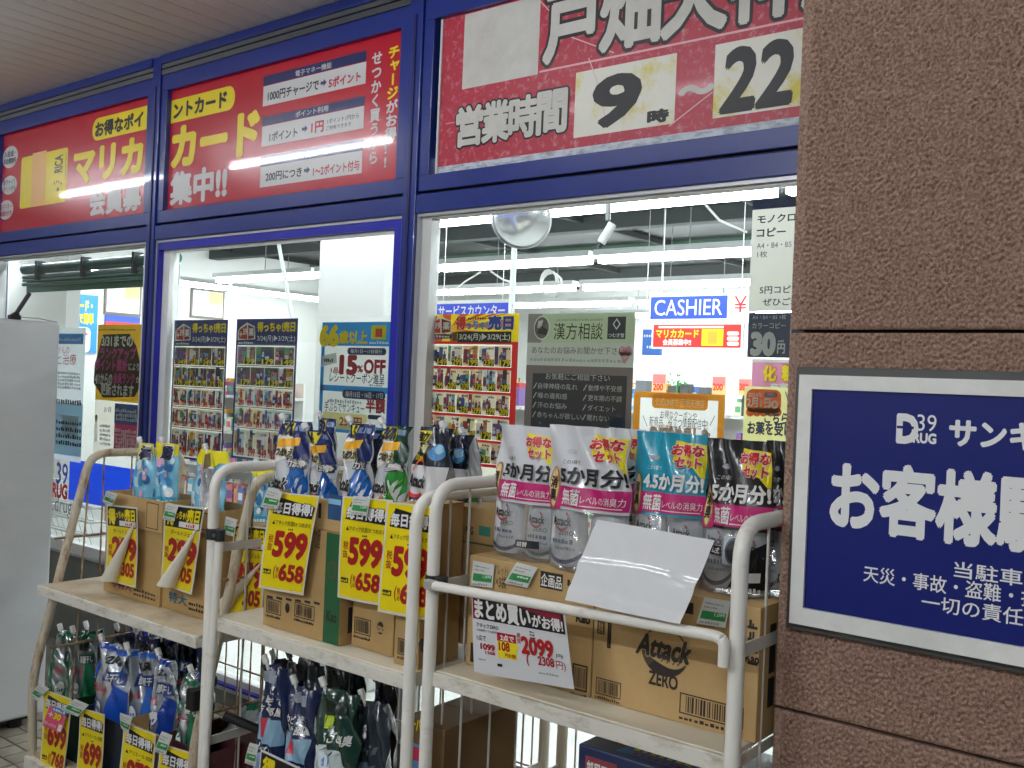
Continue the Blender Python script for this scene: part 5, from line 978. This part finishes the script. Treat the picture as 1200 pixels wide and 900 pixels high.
bigbag('white 5 month value pack in front, tilted beside the blank sheet', 642, 737, 500, 672, 1.90, 'd2d4d8', '5か月分!', BK, 33, side=-.012, hw=.95)
bigbag('white value pack half hidden between the front white pack and the teal pack', 705, 755, 502, 650, 2.07, 'd2d4d8', '月分', BK, 35)
bigbag('teal 4.5 month value pack behind the blank sheet', 738, 826, 507, 672, 1.95, '1c98b4', '4.5か月分!', WH, 37, hw=.93)
bigbag('teal value pack just behind the front teal pack', 782, 840, 511, 662, 2.08, '1e9cb8', '.5か月分', WH, 39)
bigbag('black 5 month value pack with drum washer picture, behind the right cart post', 820, 902, 515, 706, 1.95, '1c1c20', '5か月分!', WH, 41, washer=True, hw=.9)
bigbag('black value pack at the very right, half behind the pillar', 889, 945, 517, 700, 2.02, '18181c', '5か月分', WH, 43)
# ================================================================== SHEETS AND TAGS
def sheet(name, lab, cat, px4, Ys, bend=.006, seed=0, group=None, m_=None, nu=14, nv=16, parent=None, wave=None):
    """curved paper through four photo points tl, tr, bl, br at depths Ys; returns the object and a Print (0..1, 0..1)"""
    P = [pY(x, y, Yv) for (x, y), Yv in zip(px4, Ys if isinstance(Ys, (list, tuple)) else [Ys]*4)]; tl, tr, bl, br = P; n = (tr-tl).cross(bl-tl).normalized()
    if n.y > 0: n = -n
    r = random.Random(seed); ph = r.uniform(0, 6); k2 = r.uniform(2, 4)
    def f(u, v, l=0):
        q = (bl*(1-u)+br*u)*(1-v)+(tl*(1-u)+tr*u)*v; e = bend*(math.sin(u*k2+ph)*.5*(1-v)+math.sin(v*3.1+ph)*.5+u*v*.3)
        if wave: e += wave(u, v)
        return q+n*(e+l)
    m_ = m_ or mat('dddcd4', .5); b = MB(); b.grid(lambda u, v: f(u, v, 0), nu, nv, m_, True); b.grid(lambda u, v: f(u, v, -.0008), nu, nv, mat('dcdad0', .6), True, True)
    o = b.build(name, parent, None if parent else (tl+tr)/2)
    if not parent: tag(o, lab, cat, group)
    return o, Print(lambda u, v, l: f(u, v, l+.0003), None, 8), f
CY = mat('f2dc08', .38, 0, .5, .35); CK = mat('16161e', .4, coat=.3); CR = mat('a81418', .4, coat=.3)
def daily(lab, px4, Y, big, small, seed, note='▲アタック抗菌EX つめかえ', flap=None, cutoff=1.0, group='yellow daily-price sheets'):
    o, p, f = sheet('price_sheet', lab, 'price sheet', px4, Y, .008, seed, group, mat('dfdccc', .45))
    p.rect(.04, .025, .97, .985, CY, 1); p.quad([(.1, .78), (.94, .76), (.97, .88), (.2, .95)], CK, 2); p.text('毎日得得!', .13, .79, .93, .905, mat('e8e8e8', .4), 7, off=.04, ol=.045, olm=BK)
    p.text(note, .14, .67, .95, .72, BK, 4, off=.0); p.squig(.5, .63, .62, .65, BK, 4, 3)
    p.vtext('税抜', .1, .4, .22, .57, CR, 4, off=.01); p.text(big, .25, .36, .92, .6, CR, 4, off=.055); p.rect(.08, .16, .26, .21, BK, 3); p.squig(.09, .17, .25, .2, CY, 5, 4); p.text('(', .32, .12, .36, .26, CR, 4, off=.01); p.vtext('税込', .37, .13, .43, .25, CR, 4); p.text(small, .45, .12, .94, .28, CR, 4, off=.05); p.build(o); return o, p, f
daily('leftmost yellow 599 price sheet, clipped with a green tag at its left corner', ((317, 576), (374, 581), (305, 688), (355, 698)), 1.775, '599', '658', 1)
daily('middle yellow 599 price sheet with a green tag over its black heading', ((402.5, 581), (462, 586), (394, 700), (445, 710)), 1.79, '599', '658', 2)
daily('rightmost yellow 599 price sheet, partly behind the twin cart pipes', ((452, 588), (510, 593), (445, 716), (503, 728)), 1.772, '599', '658', 3)
def sale(lab, px4, Y, seed, flap=((.95, .93), (.3, .02))):
    o, p, f = sheet('price_sheet', lab, 'price sheet', px4, Y, .012, seed, 'yellow 299 price sheets', mat('dfdccc', .45))
    p.rect(.04, .02, .96, .73, CY, 1); p.rect(.04, .73, .97, .98, CK, 1); p.text('得', .08, .76, .3, .95, CY, 5, off=.06); p.text('っちゃ!', .32, .84, .6, .93, CY, 5, off=.05); p.text('売日', .62, .82, .93, .96, CY, 5, off=.06); p.rect(.42, .745, .95, .81, WH, 3); p.squig(.62, .755, .85, .8, mat('d83858', .4), 5, 4)
    p.text('ボールドジェル', .22, .645, .85, .7, BK, 5, off=.0); p.squig(.4, .58, .7, .605, GRY, 4, 6); p.vtext('税抜', .07, .34, .19, .49, CR, 4); p.text('299', .2, .33, .95, .58, CR, 5, off=.06); p.text('305', .5, .12, .92, .28, CR, 5, off=.05); p.text('(', .2, .1, .25, .24, CR, 4); p.build(o)
    (ua, va), (ub, vb) = flap; A, B = f(ua, va, .003), f(ub, vb, .02); n = 12; wv = (f(1, 0)-f(0, 0)).normalized(); nn = Vector((0, -1, 0)); b = MB(); vs = []
    for j in range(n+1):
        t = j/n; c = A*(1-t)+B*t; R0 = .003+.027*t
        for k in range(11): a = math.pi*(-.15+1.15*k/10); vs.append(c+wv*math.cos(a)*R0*1.25+nn*math.sin(a)*R0)
    b.add(vs, [(j*11+k, j*11+k+1, (j+1)*11+k+1, (j+1)*11+k) for j in range(n) for k in range(10)], mat('e0dccc', .5), True); b.build('curled_flap', o); return o
sale('left yellow 299 price sheet with a white curled flap, on the rusty cart', ((126, 591), (163, 594.5), (120, 681), (159, 689)), 1.835, 5, ((.92, .8), (.28, .04)))
sale('right yellow 299 price sheet flaring at the foot, next to the middle cart post', ((196, 590), (243, 595), (184, 684), (224, 697)), 1.84, 6, ((.9, .75), (.38, .04)))
sale('yellow 299 price sheet behind the slanted post right of the middle cart post', ((273, 614.5), (312, 618), (264, 718), (307, 724)), 1.925, 7, ((.9, .6), (.1, .08)))
# bulk-buy sheet and the blank laminated sheet
o, p, f = sheet('bulk_buy_sheet', 'white bulk-buy sheet with red and black heading and 2099 price, on the right cart bar', 'price sheet', ((552, 697), (661, 717), (557, 787), (673, 808)), [1.722, 1.722, 1.73, 1.73], .004, 3, None, mat('d8dadc', .35, coat=.3))
p.rect(.012, .7, .985, .99, mat('1c1a20', .4), 1); p.poly([(.012, .7), (.08, .7), (.05, .99), (.012, .99)], mat('801c30', .4), 2); p.poly([(.42, .99), (.97, .99), (.95, .83), (.9, .95)], mat('801c30', .4), 2); p.text('まとめ買い', .04, .72, .64, .955, mat('e4e4e0', .4), 6, off=.05); p.text('がお得!', .66, .73, .97, .89, mat('e4e4e0', .4), 6, off=.04)
_t, _r, _p = p.text, p.rect, p.poly; y_ = lambda v: v*.9-.02
p.text = lambda t, a, b, c, d, m, *k, **q: _t(t, a, y_(b), c, y_(d), m, *k, **q); p.rect = lambda a, b, c, d, *k, **q: _r(a, y_(b), c, y_(d), *k, **q)
p.text('アタックZERO', .05, .69, .29, .75, BK, 4, off=.02); p.text('※店舗限りでお買得ワンハンドタイプ付', .05, .63, .5, .665, BK, 4, off=0)
p.text('1点で', .05, .5, .15, .58, BK, 4, off=.01); p.text('1099', .09, .38, .24, .46, CR, 4, off=.05); p.text('1208', .14, .32, .24, .36, CR, 4, off=.03); p.rect(.27, .3, .47, .54, mat('f0dc20', .4), 2); p.rect(.27, .54, .47, .66, mat('b81830', .4), 2); p.text('2点で', .31, .555, .45, .64, WH, 5, off=.03); p.text('108', .29, .41, .4, .53, CR, 5, off=.04); p.text('円お得!', .35, .32, .46, .38, CR, 5, off=.02); p.poly([(.47, .38), (.5, .42), (.47, .45)], mat('f0dc20', .4), 2)
p.text('2099', .53, .43, .84, .66, CR, 5, off=.05); p.vtext('税抜', .485, .48, .525, .62, CR, 4); p.text('円', .87, .44, .93, .5, BK, 4, off=0); p.text('(    2308', .57, .26, .84, .42, CR, 5, off=.03); p.text('円)', .86, .26, .95, .4, CR, 4, off=.0); p.squig(.68, .17, .88, .2, GRY, 4, 8); p.squig(.06, .22, .14, .24, GRY, 4, 5); p.rect(.26, .17, .31, .21, BK, 3)
for k in range(3): p.squig(.62, .74-k*.04, .68, .76-k*.04, BK, 4, 2, seed=k)
p.build(o)
def wv_(u, v): return .0045*math.exp(-((v-.44-.05*math.sin(u*3))/.05)**2)+.0012*math.sin(u*9+v*4)+.0025*math.exp(-((v-.12+.08*u)/.05)**2)+.0004*math.sin(u*31+v*17)
LAM = mat('e2e4e6', .16, 0, .5, .8, bump=(16, .25, .006))
o, p, f = sheet('blank_sheet', 'blank white laminated sheet leaning over the bar of the right cart', 'sheet', ((699, 608), (837, 633), (663, 704), (797, 732)), [1.80, 1.80, 1.70, 1.70], .004, 8, None, LAM, 30, 26, None, wv_)
def gtag(lab, px4, Y, seed, grp='small green-striped shelf tags'):
    o, p, f = sheet('shelf_tag', lab, 'price tag', px4, Y, .004, seed, grp, mat('d4d8d4', .3, coat=.4), 6, 6)
    p.rect(.08, .22, .95, .52, mat('2c8c48', .4), 1); p.squig(.1, .78, .8, .85, GRY, 2, 8, seed); p.squig(.1, .64, .6, .7, GRY, 2, 6, seed+1); p.text('1,099', .55, .36, .92, .5, mat('d8e8d8', .4), 4, off=.02) if seed % 3 == 0 else p.squig(.4, .38, .9, .48, mat('d8e8d8', .4), 4, 4, seed); p.squig(.1, .06, .8, .14, GRY, 2, 7, seed+2); p.build(o)
for lab, q, Y, sd in (
    ('green-striped tag at the top left corner of the left 299 sheet', ((126, 575), (139, 579), (119, 588), (131, 593)), 1.82, 0),
    ('green-striped tag at the corner of the flaring 299 sheet', ((196, 589), (209, 593), (191, 608), (204, 611)), 1.825, 1),
    ('green-striped tag right beside the middle cart post', ((265, 605), (279, 609), (262, 625), (274, 629)), 1.90, 2),
    ('green-striped tag at the left corner of the leftmost 599 sheet', ((314, 571), (331, 576), (307, 594), (325, 597)), 1.757, 1),
    ('green-striped tag over the heading of the middle 599 sheet', ((413.5, 581), (434, 583), (411.5, 602), (430, 605)), 1.772, 3),
    ('upright green-striped tag leftmost on the plain carton of the right cart', ((554, 657), (579, 662), (553, 686), (577, 689)), 1.846, 3),
    ('tilted green-striped tag in the middle of the plain carton top edge', ((605, 659), (630, 665), (592, 683), (618, 689)), 1.842, 1),
    ('green-striped tag next to the right cart post under the black pack', ((825, 700), (856, 705), (817, 730), (850, 736)), 1.84, 3)): gtag(lab, q, Y, sd)
a = pY(706, 697, 1.69); 
# ================================================================== LOWER DECKS
zl3 = .151
def lowbox(lab, xl, xr, Y, ytop, m_, dd=.22, x1=None):
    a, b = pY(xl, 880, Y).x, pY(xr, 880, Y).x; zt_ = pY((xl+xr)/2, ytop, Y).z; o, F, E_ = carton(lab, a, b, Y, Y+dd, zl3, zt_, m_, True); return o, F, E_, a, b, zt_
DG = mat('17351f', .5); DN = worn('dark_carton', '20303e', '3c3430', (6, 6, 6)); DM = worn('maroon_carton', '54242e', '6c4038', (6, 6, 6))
bl = []
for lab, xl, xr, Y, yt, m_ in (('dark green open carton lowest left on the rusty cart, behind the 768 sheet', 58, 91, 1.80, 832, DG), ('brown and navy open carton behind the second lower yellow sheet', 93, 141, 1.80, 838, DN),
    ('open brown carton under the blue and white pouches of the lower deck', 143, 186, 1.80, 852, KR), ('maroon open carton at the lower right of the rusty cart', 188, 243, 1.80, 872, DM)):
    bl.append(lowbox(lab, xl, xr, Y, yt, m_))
GL = 'refill pouches in the lower deck cartons'
def ariel(xl, xr, yt, yb, Y, lab, seed, col, kind='w', **k):
    s = pouch_px(xl, xr, yt, yb, Y, seed=seed, crink=.006, **k); base = {'w': 'c0c8d0', 'n': '1c2440', 'g': 'a8b0b0', 'd': '182034', 's': '8c9498'}[kind]
    o = s.body('refill_pouch', mat(base, .2, .65 if kind in 'wg' else .2, .6, .5, bump=(38, .5, .005)), lab, group=GL); p = s.print(); cm = FILM(col, .16)
    p.quad([(.05, .02), (.98, .02), (.98, .5), (.3, .62)], cm, 1); p.quad([(-.98, .02), (-.75, .02), (-.8, .7), (-.98, .8)], cm, 1); p.quad([(-.95, .93), (.95, .93), (.95, .99), (-.95, .99)], cm, 1)
    p.text('2.2kg' if seed % 2 else '消臭', -.25, .78, .5, .88, BK, 5, off=.03); p.quad([(-.2, .58), (.85, .58), (.85, .72), (-.2, .72)], mat('203c80' if kind != 'g' else '1c4c3c', .3), 2); p.text('部屋干し', -.1, .6, .75, .7, WH, 5, off=.03)
    p.text('アリエール', -.75, .44, .1, .52, mat('c82838', .4), 5, off=.04); p.ell(-.3, .25, .28, .09, WH, 3, 18); p.ring(-.3, .25, .3, .1, .12, cm, 4); p.squig(-.5, .22, -.1, .27, mat(col, .4), 5, 4, seed); p.build(o); s.spout(o, -.7, dx=-.02, dz=.03); return s, o
ariel(112, 152, 755, 836, 1.86, 'white and blue refill pouch marked 2.2, on the lower deck of the rusty cart', 51, '1c54c0', dz=.05, d=.09)
ariel(150, 182, 762, 840, 1.90, 'crinkled silver and blue pouch leaning right of the 2.2 pouch', 52, '3470d0', dz=.05, rz=.5)
ariel(180, 206, 772, 846, 1.86, 'blue and silver pouch in the middle of the lower deck', 53, '1440a0', dz=.05)
ariel(205, 246, 795, 868, 1.86, 'green and silver pouch with a white cap at the lower deck right end', 54, '14704c', 'g', dz=.05, rz=-.2)
ariel(206, 222, 745, 820, 2.02, 'dark pouch at the back of the lower deck under the shelf edge', 57, '101830', 'd', dz=.06, rz=.6)
ariel(66, 87, 738, 810, 1.93, 'slim green and silver pouch seen edge-on, leftmost on the lower deck', 55, '187048', 'g', dz=.05, rz=1.0, side=.02)
ariel(86, 104, 742, 808, 1.95, 'second slim green and silver pouch, edge-on, from the left', 56, '187048', 'g', dz=.05, rz=.9)
ariel(100, 114, 737, 800, 2.05, 'third slim dark green pouch behind the two edge-on ones', 58, '14503c', 'g', dz=.05, rz=.7)
ariel(152, 186, 745, 800, 2.08, 'dark navy pouch with a purple stripe standing behind the lower row', 59, '2c2c70', 'n', dz=.07)
ariel(186, 204, 748, 806, 2.08, 'navy pouch tight behind the silver ones on the lower deck', 60, '1c2c60', 'd', dz=.07, rz=.5)
ariel(218, 240, 758, 820, 2.06, 'navy pouch at the back right of the lower deck, beside the post', 61, '1c2c60', 'd', dz=.07, rz=-.3)
ariel(134, 158, 740, 800, 2.12, 'dark blue pouch in the far back row of the rusty cart lower deck', 62, '1c2c60', 'd', dz=.07, rz=.3)
ariel(170, 192, 742, 800, 2.16, 'silver-headed dark pouch in the far back row under the shelf edge', 63, '24346c', 's', dz=.07, rz=-.4)
ariel(228, 248, 765, 830, 2.14, 'dark pouch in the far back right corner of the rusty cart lower deck', 64, '1c2c50', 'd', dz=.07, rz=.2)
SVR = FILM('a8b4b8', .12)
for k, (x0, x1, yt, yb, lab) in enumerate(((262, 286, 828, 862, 'silver pouch lying in the gap between the rusty and the middle cart'), (288, 312, 822, 850, 'green-edged silver pouch lying left of the middle cart lower deck'))):
    s = pouch_px(x0, x1, yt, yb, 1.98, seed=70+k, crink=.008, d=.06, lean=.1); o = s.body('refill_pouch', SVR, lab, group=GL); p = s.print(); p.quad([(-.9, .75), (.9, .75), (.9, .95), (-.9, .95)], FILM('1c7050'), 1); p.squig(-.6, .4, .5, .55, mat('506878', .4), 2, 5); p.build(o)
tag(MB().box(pY(258, 870, 1.93).x, pY(290, 880, 1.93).x, 1.93, 2.2, .151, pY(280, 868, 1.93).z, DM).build('carton', None, pY(270, 880, 1.93), .002), 'maroon closed carton on the lower deck between the two left carts', 'cardboard box', 'cartons on the carts')
# lower yellow sheets of the rusty cart
LG_ = 'yellow daily-price sheets'
daily('lowest left yellow sheet priced 768 with a pink sticker', ((50, 807), (84, 819), (47, 903), (73, 914)), 1.752, '699', '768', 11, '')
s_, p, f = sheet('points_sticker', 'pink and blue points sticker stuck on the lowest left yellow sheet', 'sticker', ((58, 826), (79, 834), (51, 850), (72, 859)), 1.742, .003, 4, None, mat('e0507c', .4), 6, 6)
p.rect(.2, .78, 1.0, 1.0, mat('3a80d0', .4), 1); p.squig(.25, .84, .95, .95, WH, 3, 5); p.text('30', .42, .5, .78, .76, CY, 5, off=.06, ol=.04, olm=mat('c02030', .4)); p.text('＋', .12, .52, .36, .74, WH, 5, off=.04); p.squig(.05, .12, .7, .3, mat('f0a0b8', .4), 3, 6); p.rect(.78, .03, .97, .35, WH, 2); p.build(s_)
daily('yellow 699 sheet second from the left on the lower deck', ((93, 829), (123, 837), (88, 926), (116, 937)), 1.755, '699', '768', 12, '▲アリエール 詰替')
daily('yellow sheet third from the left on the lower deck, cut by the photo edge', ((144, 846), (182, 861), (138, 948), (176, 962)), 1.755, '979', '1076', 13, '▲アリエール 詰替')
daily('yellow sheet rightmost on the lower deck beside the middle cart post', ((187, 871), (231, 884), (181, 975), (224, 988)), 1.755, '979', '1076', 14, '▲アリエール 詰替')
for lab, q, Y, sd in (('green-striped tag sticking out over the rusty post, lowest left', ((47, 801), (59, 807), (33, 815), (43, 821)), 1.742, 0), ('green-striped tag on the second lower yellow sheet', ((87, 819), (104, 826), (73, 832), (91, 840)), 1.742, 1),
    ('green-striped tag on the third lower yellow sheet', ((141, 835), (156, 840), (141, 853), (150, 860)), 1.742, 2), ('green-striped tag on the rightmost lower yellow sheet', ((189, 857), (202, 862), (182, 880), (194, 885)), 1.742, 1),
    ('green-striped tag low in the gap beside the middle cart post', ((293, 870), (304, 873), (286, 894), (299, 898)), 1.742, 2)): gtag(lab, q, Y, sd)
o, p, f = sheet('price_sheet', 'black sheet with yellow 得 heading at the bottom edge of the middle cart', 'price sheet', ((305, 878), (352, 900), (300, 960), (345, 985)), 1.745, .004, 4, None, mat('dcdcd8', .45)); p.rect(.03, .1, .97, .97, CK, 1); p.text('得', .1, .62, .4, .93, CY, 5, off=.05); p.text('っちゃ!売日', .45, .68, .93, .86, CY, 5, off=.04); p.build(o)
# lower deck of the middle cart
def navyp(xl, xr, yt, yb, Y, lab, seed, kind, **k):
    s = pouch_px(xl, xr, yt, yb, Y, seed=seed, crink=.006, d=k.pop('d', .09), **k); c_ = {'n': '1c2850', 'g': '14382c', 's': '38424c', 'k': '181c24'}[kind]; o = s.body('refill_pouch', FILM(c_, .18), lab, group='refill pouches in the lower middle cart'); p = s.print()
    if kind == 'n':
        p.text('カビまで', -.7, .66, .6, .73, WH, 5, off=.03); p.text('防ぐ部屋', -.6, .57, .7, .645, WH, 5, off=.03); p.quad([(-.9, .3), (.75, .3), (.75, .53), (-.9, .53)], mat('8cb0c8', .3), 2); p.quad([(-.45, .36), (-.05, .36), (-.05, .53), (-.45, .53)], mat('c83040', .3), 3); p.text('トリプル', -.9, .22, .6, .28, WH, 5, off=.02); p.ell(-.2, .12, .5, .08, mat('a0b4d8', .3), 2, 14); p.ell(.3, .08, .3, .05, mat('5070c0', .3), 3, 12); p.quad([(-.8, .85), (.6, .85), (.5, .95), (-.7, .95)], mat('8c98a4', .25), 2)
    elif kind == 'g':
        p.quad([(-.75, .8), (.8, .8), (.8, .9), (-.75, .9)], mat('10281c', .3), 2); p.text('部屋', -.5, .66, -.02, .77, mat('c8e030', .4), 5, off=.05); p.text('まるごと消臭', -.4, .54, .8, .63, WH, 5, off=.03); p.poly([(-.85, .48), (.6, .48), (.7, .3), (.6, .06), (-.9, .06)], mat('c4d0d0', .3), 2); p.text('アリエール', -.6, .14, .5, .23, mat('c82838', .4), 5, off=.05)
        for j in range(6): a = j*math.pi/3; p.ell(-.1+.1*math.cos(a), .36+.035*math.sin(a), .06, .022, mat('2c70b8', .3), 4, 8)
    else: p.squig(-.6, .5, .6, .58, mat('707c88', .4), 3, 6, seed); p.quad([(-.7, .15), (.6, .15), (.6, .4), (-.7, .4)], mat('6c8498' if kind == 's' else '28344c', .3), 2)
    p.build(o); s.spout(o, -.6, mat('e0e0dc', .4) if kind != 'k' else mat('404448', .3), dx=-.02, dz=.03); return s, o
for a in ((305, 340, 780, 872, 1.83, 'navy pouch with a red square, leftmost in the middle cart lower deck', 81, 'n'), (337, 371, 805, 890, 1.82, 'navy pouch with blue swirls between the leftmost and the green one', 82, 'n'), (370, 420, 808, 898, 1.81, 'dark green deodorising pouch with white cap and pale panel, low in the middle cart', 83, 'g'),
    (345, 372, 770, 850, 2.1, 'dark pouch far back under the shelf, above the blue swirl pouch', 89, 's'), (395, 425, 782, 860, 2.12, 'dark pouch far back above the green deodorising pouch', 90, 'k'), (318, 338, 772, 840, 2.14, 'navy pouch farthest back at the left of the lower middle deck', 91, 'n'), (418, 456, 822, 900, 1.9, 'crumpled dark teal pouch right of the green one', 84, 's'), (328, 352, 775, 850, 1.98, 'dark pouch with a grey cap at the back left of the lower middle deck', 85, 'k'), (352, 378, 778, 850, 2.02, 'dark pouch with a shiny head, back row of the lower middle deck', 86, 's'), (378, 410, 780, 850, 2.05, 'black pouch in the back row under the middle cart shelf', 87, 'k'), (436, 462, 800, 880, 2.05, 'black pouch with a silver cap near the right end of the lower middle deck', 88, 'k')):
    navyp(*a[:5], a[5], a[6], a[7], dz=.08)
z_ = .151; b_ = [(pY(306, 890, 1.80).x, pY(372, 900, 1.80).x, 'open dark carton holding the navy pouches in the middle cart'), (pY(375, 900, 1.80).x, pY(452, 900, 1.80).x, 'open brown carton holding the dark green pouch, lowest in the middle cart')]
for a0_, a1_2, lab in b_: carton(lab, a0_, a1_2, 1.80, 2.1, z_, .38, DN if 'dark' in lab else KR, True)
xq = pY(466, 850, 1.83).x
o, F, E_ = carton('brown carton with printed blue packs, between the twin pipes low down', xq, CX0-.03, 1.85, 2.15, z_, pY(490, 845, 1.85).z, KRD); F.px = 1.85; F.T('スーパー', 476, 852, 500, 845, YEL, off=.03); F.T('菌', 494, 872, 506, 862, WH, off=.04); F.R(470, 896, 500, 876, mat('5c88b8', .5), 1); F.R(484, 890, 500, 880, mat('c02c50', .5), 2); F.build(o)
# lower deck of the right cart: blue laundry powder boxes
def powder(lab, xl, xr, ytl, Y, dz, seed):
    a = pY(xl, ytl, Y); b = pY(xr, ytl, Y); X0, X1, zt_ = a.x, b.x, a.z
    o = MB().box(X0, X1, Y, Y+.13, zt_-.16, zt_, mat('1a2a54', .3, coat=.5)).build('powder_box', None, (X0, Y, zt_-.16), .004); tag(o, lab, 'detergent box')
    F = Print(lambda u, v, l: Vector((u, Y-l, v)), Y); F.rect(X0+.02, zt_-.08, X0+.1, zt_-.02, mat('8c3c48', .4), 1); F.text('部屋干し', X0+.025, zt_-.07, X0+.095, zt_-.03, WH, 4, off=.03); F.squig(X0+.12, zt_-.07, X1-.02, zt_-.02, mat('a0b0d0', .4), 3, 9, seed); F.build(o)
    T_ = Print(lambda u, v, l: Vector((u, v, zt_+l+.0005))); T_.poly([(X0+.08, Y+.02), (X0+.26, Y+.02), (X0+.3, Y+.1), (X0+.1, Y+.1)], mat('3a78c0', .3), 1); T_.squig(X0+.11, Y+.05, X0+.25, Y+.08, YEL, 3, 7, seed); T_.squig(X0+.12, Y+.025, X0+.24, Y+.04, RED, 3, 7, seed); T_.build(o, 'top_print')
powder('large blue laundry powder box in front on the lower right deck', 678, 850, 871, 1.80, 0, 1); powder('second blue laundry powder box standing a little higher behind the first', 722, 905, 858, 1.97, 0, 2)
for nm, X0_, X1_, Y0_, Y1_, zt_ in (('lower', pY(678, 871, 1.8).x, pY(850, 871, 1.8).x, 1.8, 1.93, pY(678, 871, 1.8).z-.161), ('rear', pY(722, 858, 1.97).x, pY(905, 858, 1.97).x, 1.97, 2.1, pY(722, 858, 1.97).z-.161)):
    carton('plain carton under the %s blue powder box on the right cart deck' % ('front' if nm == 'lower' else 'rear'), X0_, X1_, Y0_, Y1_, .161, zt_, KR)

# ================================================================== VENDING MACHINE SIDE
xv = pY(62, 600, 2.12).x; zb_ = pX(20, 843, xv).z; zt_ = pX(68, 378, xv).z; yv = pX(62, 600, xv).y
t = thing('vending_machine', 'grey metal vending machine side at the left edge with a black antenna on top', 'vending machine', (xv-.35, yv-.4, 0))
VM = worn('grey_sheet_metal', 'dcdedf', 'c6c9ca', (1.2, .8, 2.2), .35, .7, .3, .25, .004, .15)
b = MB(); b.box(xv-.75, xv, yv-.82, yv, zb_, zt_, VM); b.build('cabinet', t, None, .012)
MB().box(xv-.72, xv-.03, yv-.79, yv-.03, .03, zb_-.001, mat('121214', .6)).build('base', t)
for q in ((xv-.06, yv-.1), (xv-.06, yv-.7), (xv-.68, yv-.1), (xv-.68, yv-.7)): MB().tube([(q[0], q[1], 0), (q[0], q[1], .029)], .03, BK, 10).build('foot', t)
a = pX(16, 370, xv-.02); c = pX(32, 341, xv-.02)
an = MB(); an.box(a.x-.015, a.x+.015, a.y-.018, a.y+.025, zt_+.0005, zt_+.018, BK); an.hexa([Vector(q) for q in ((a.x-.012, a.y-.014, zt_+.018), (a.x+.012, a.y-.014, zt_+.018), (a.x+.012, a.y+.02, zt_+.018), (a.x-.012, a.y+.02, zt_+.018), (a.x-.007, a.y+.004, zt_+.032), (a.x+.007, a.y+.004, zt_+.032), (a.x+.007, a.y+.02, zt_+.032), (a.x-.007, a.y+.02, zt_+.032))], BK)
an.tube([(a.x, a.y+.012, zt_+.028), (a.x, a.y+.012+.05, zt_+.115)], .0095, BK, 10); an.tube([(a.x, a.y+.02, zt_+.01), (a.x, a.y+.1, zt_+.012), (a.x, yv-.005, zt_+.002)], .0014, BK, 5); an.build('antenna', t)
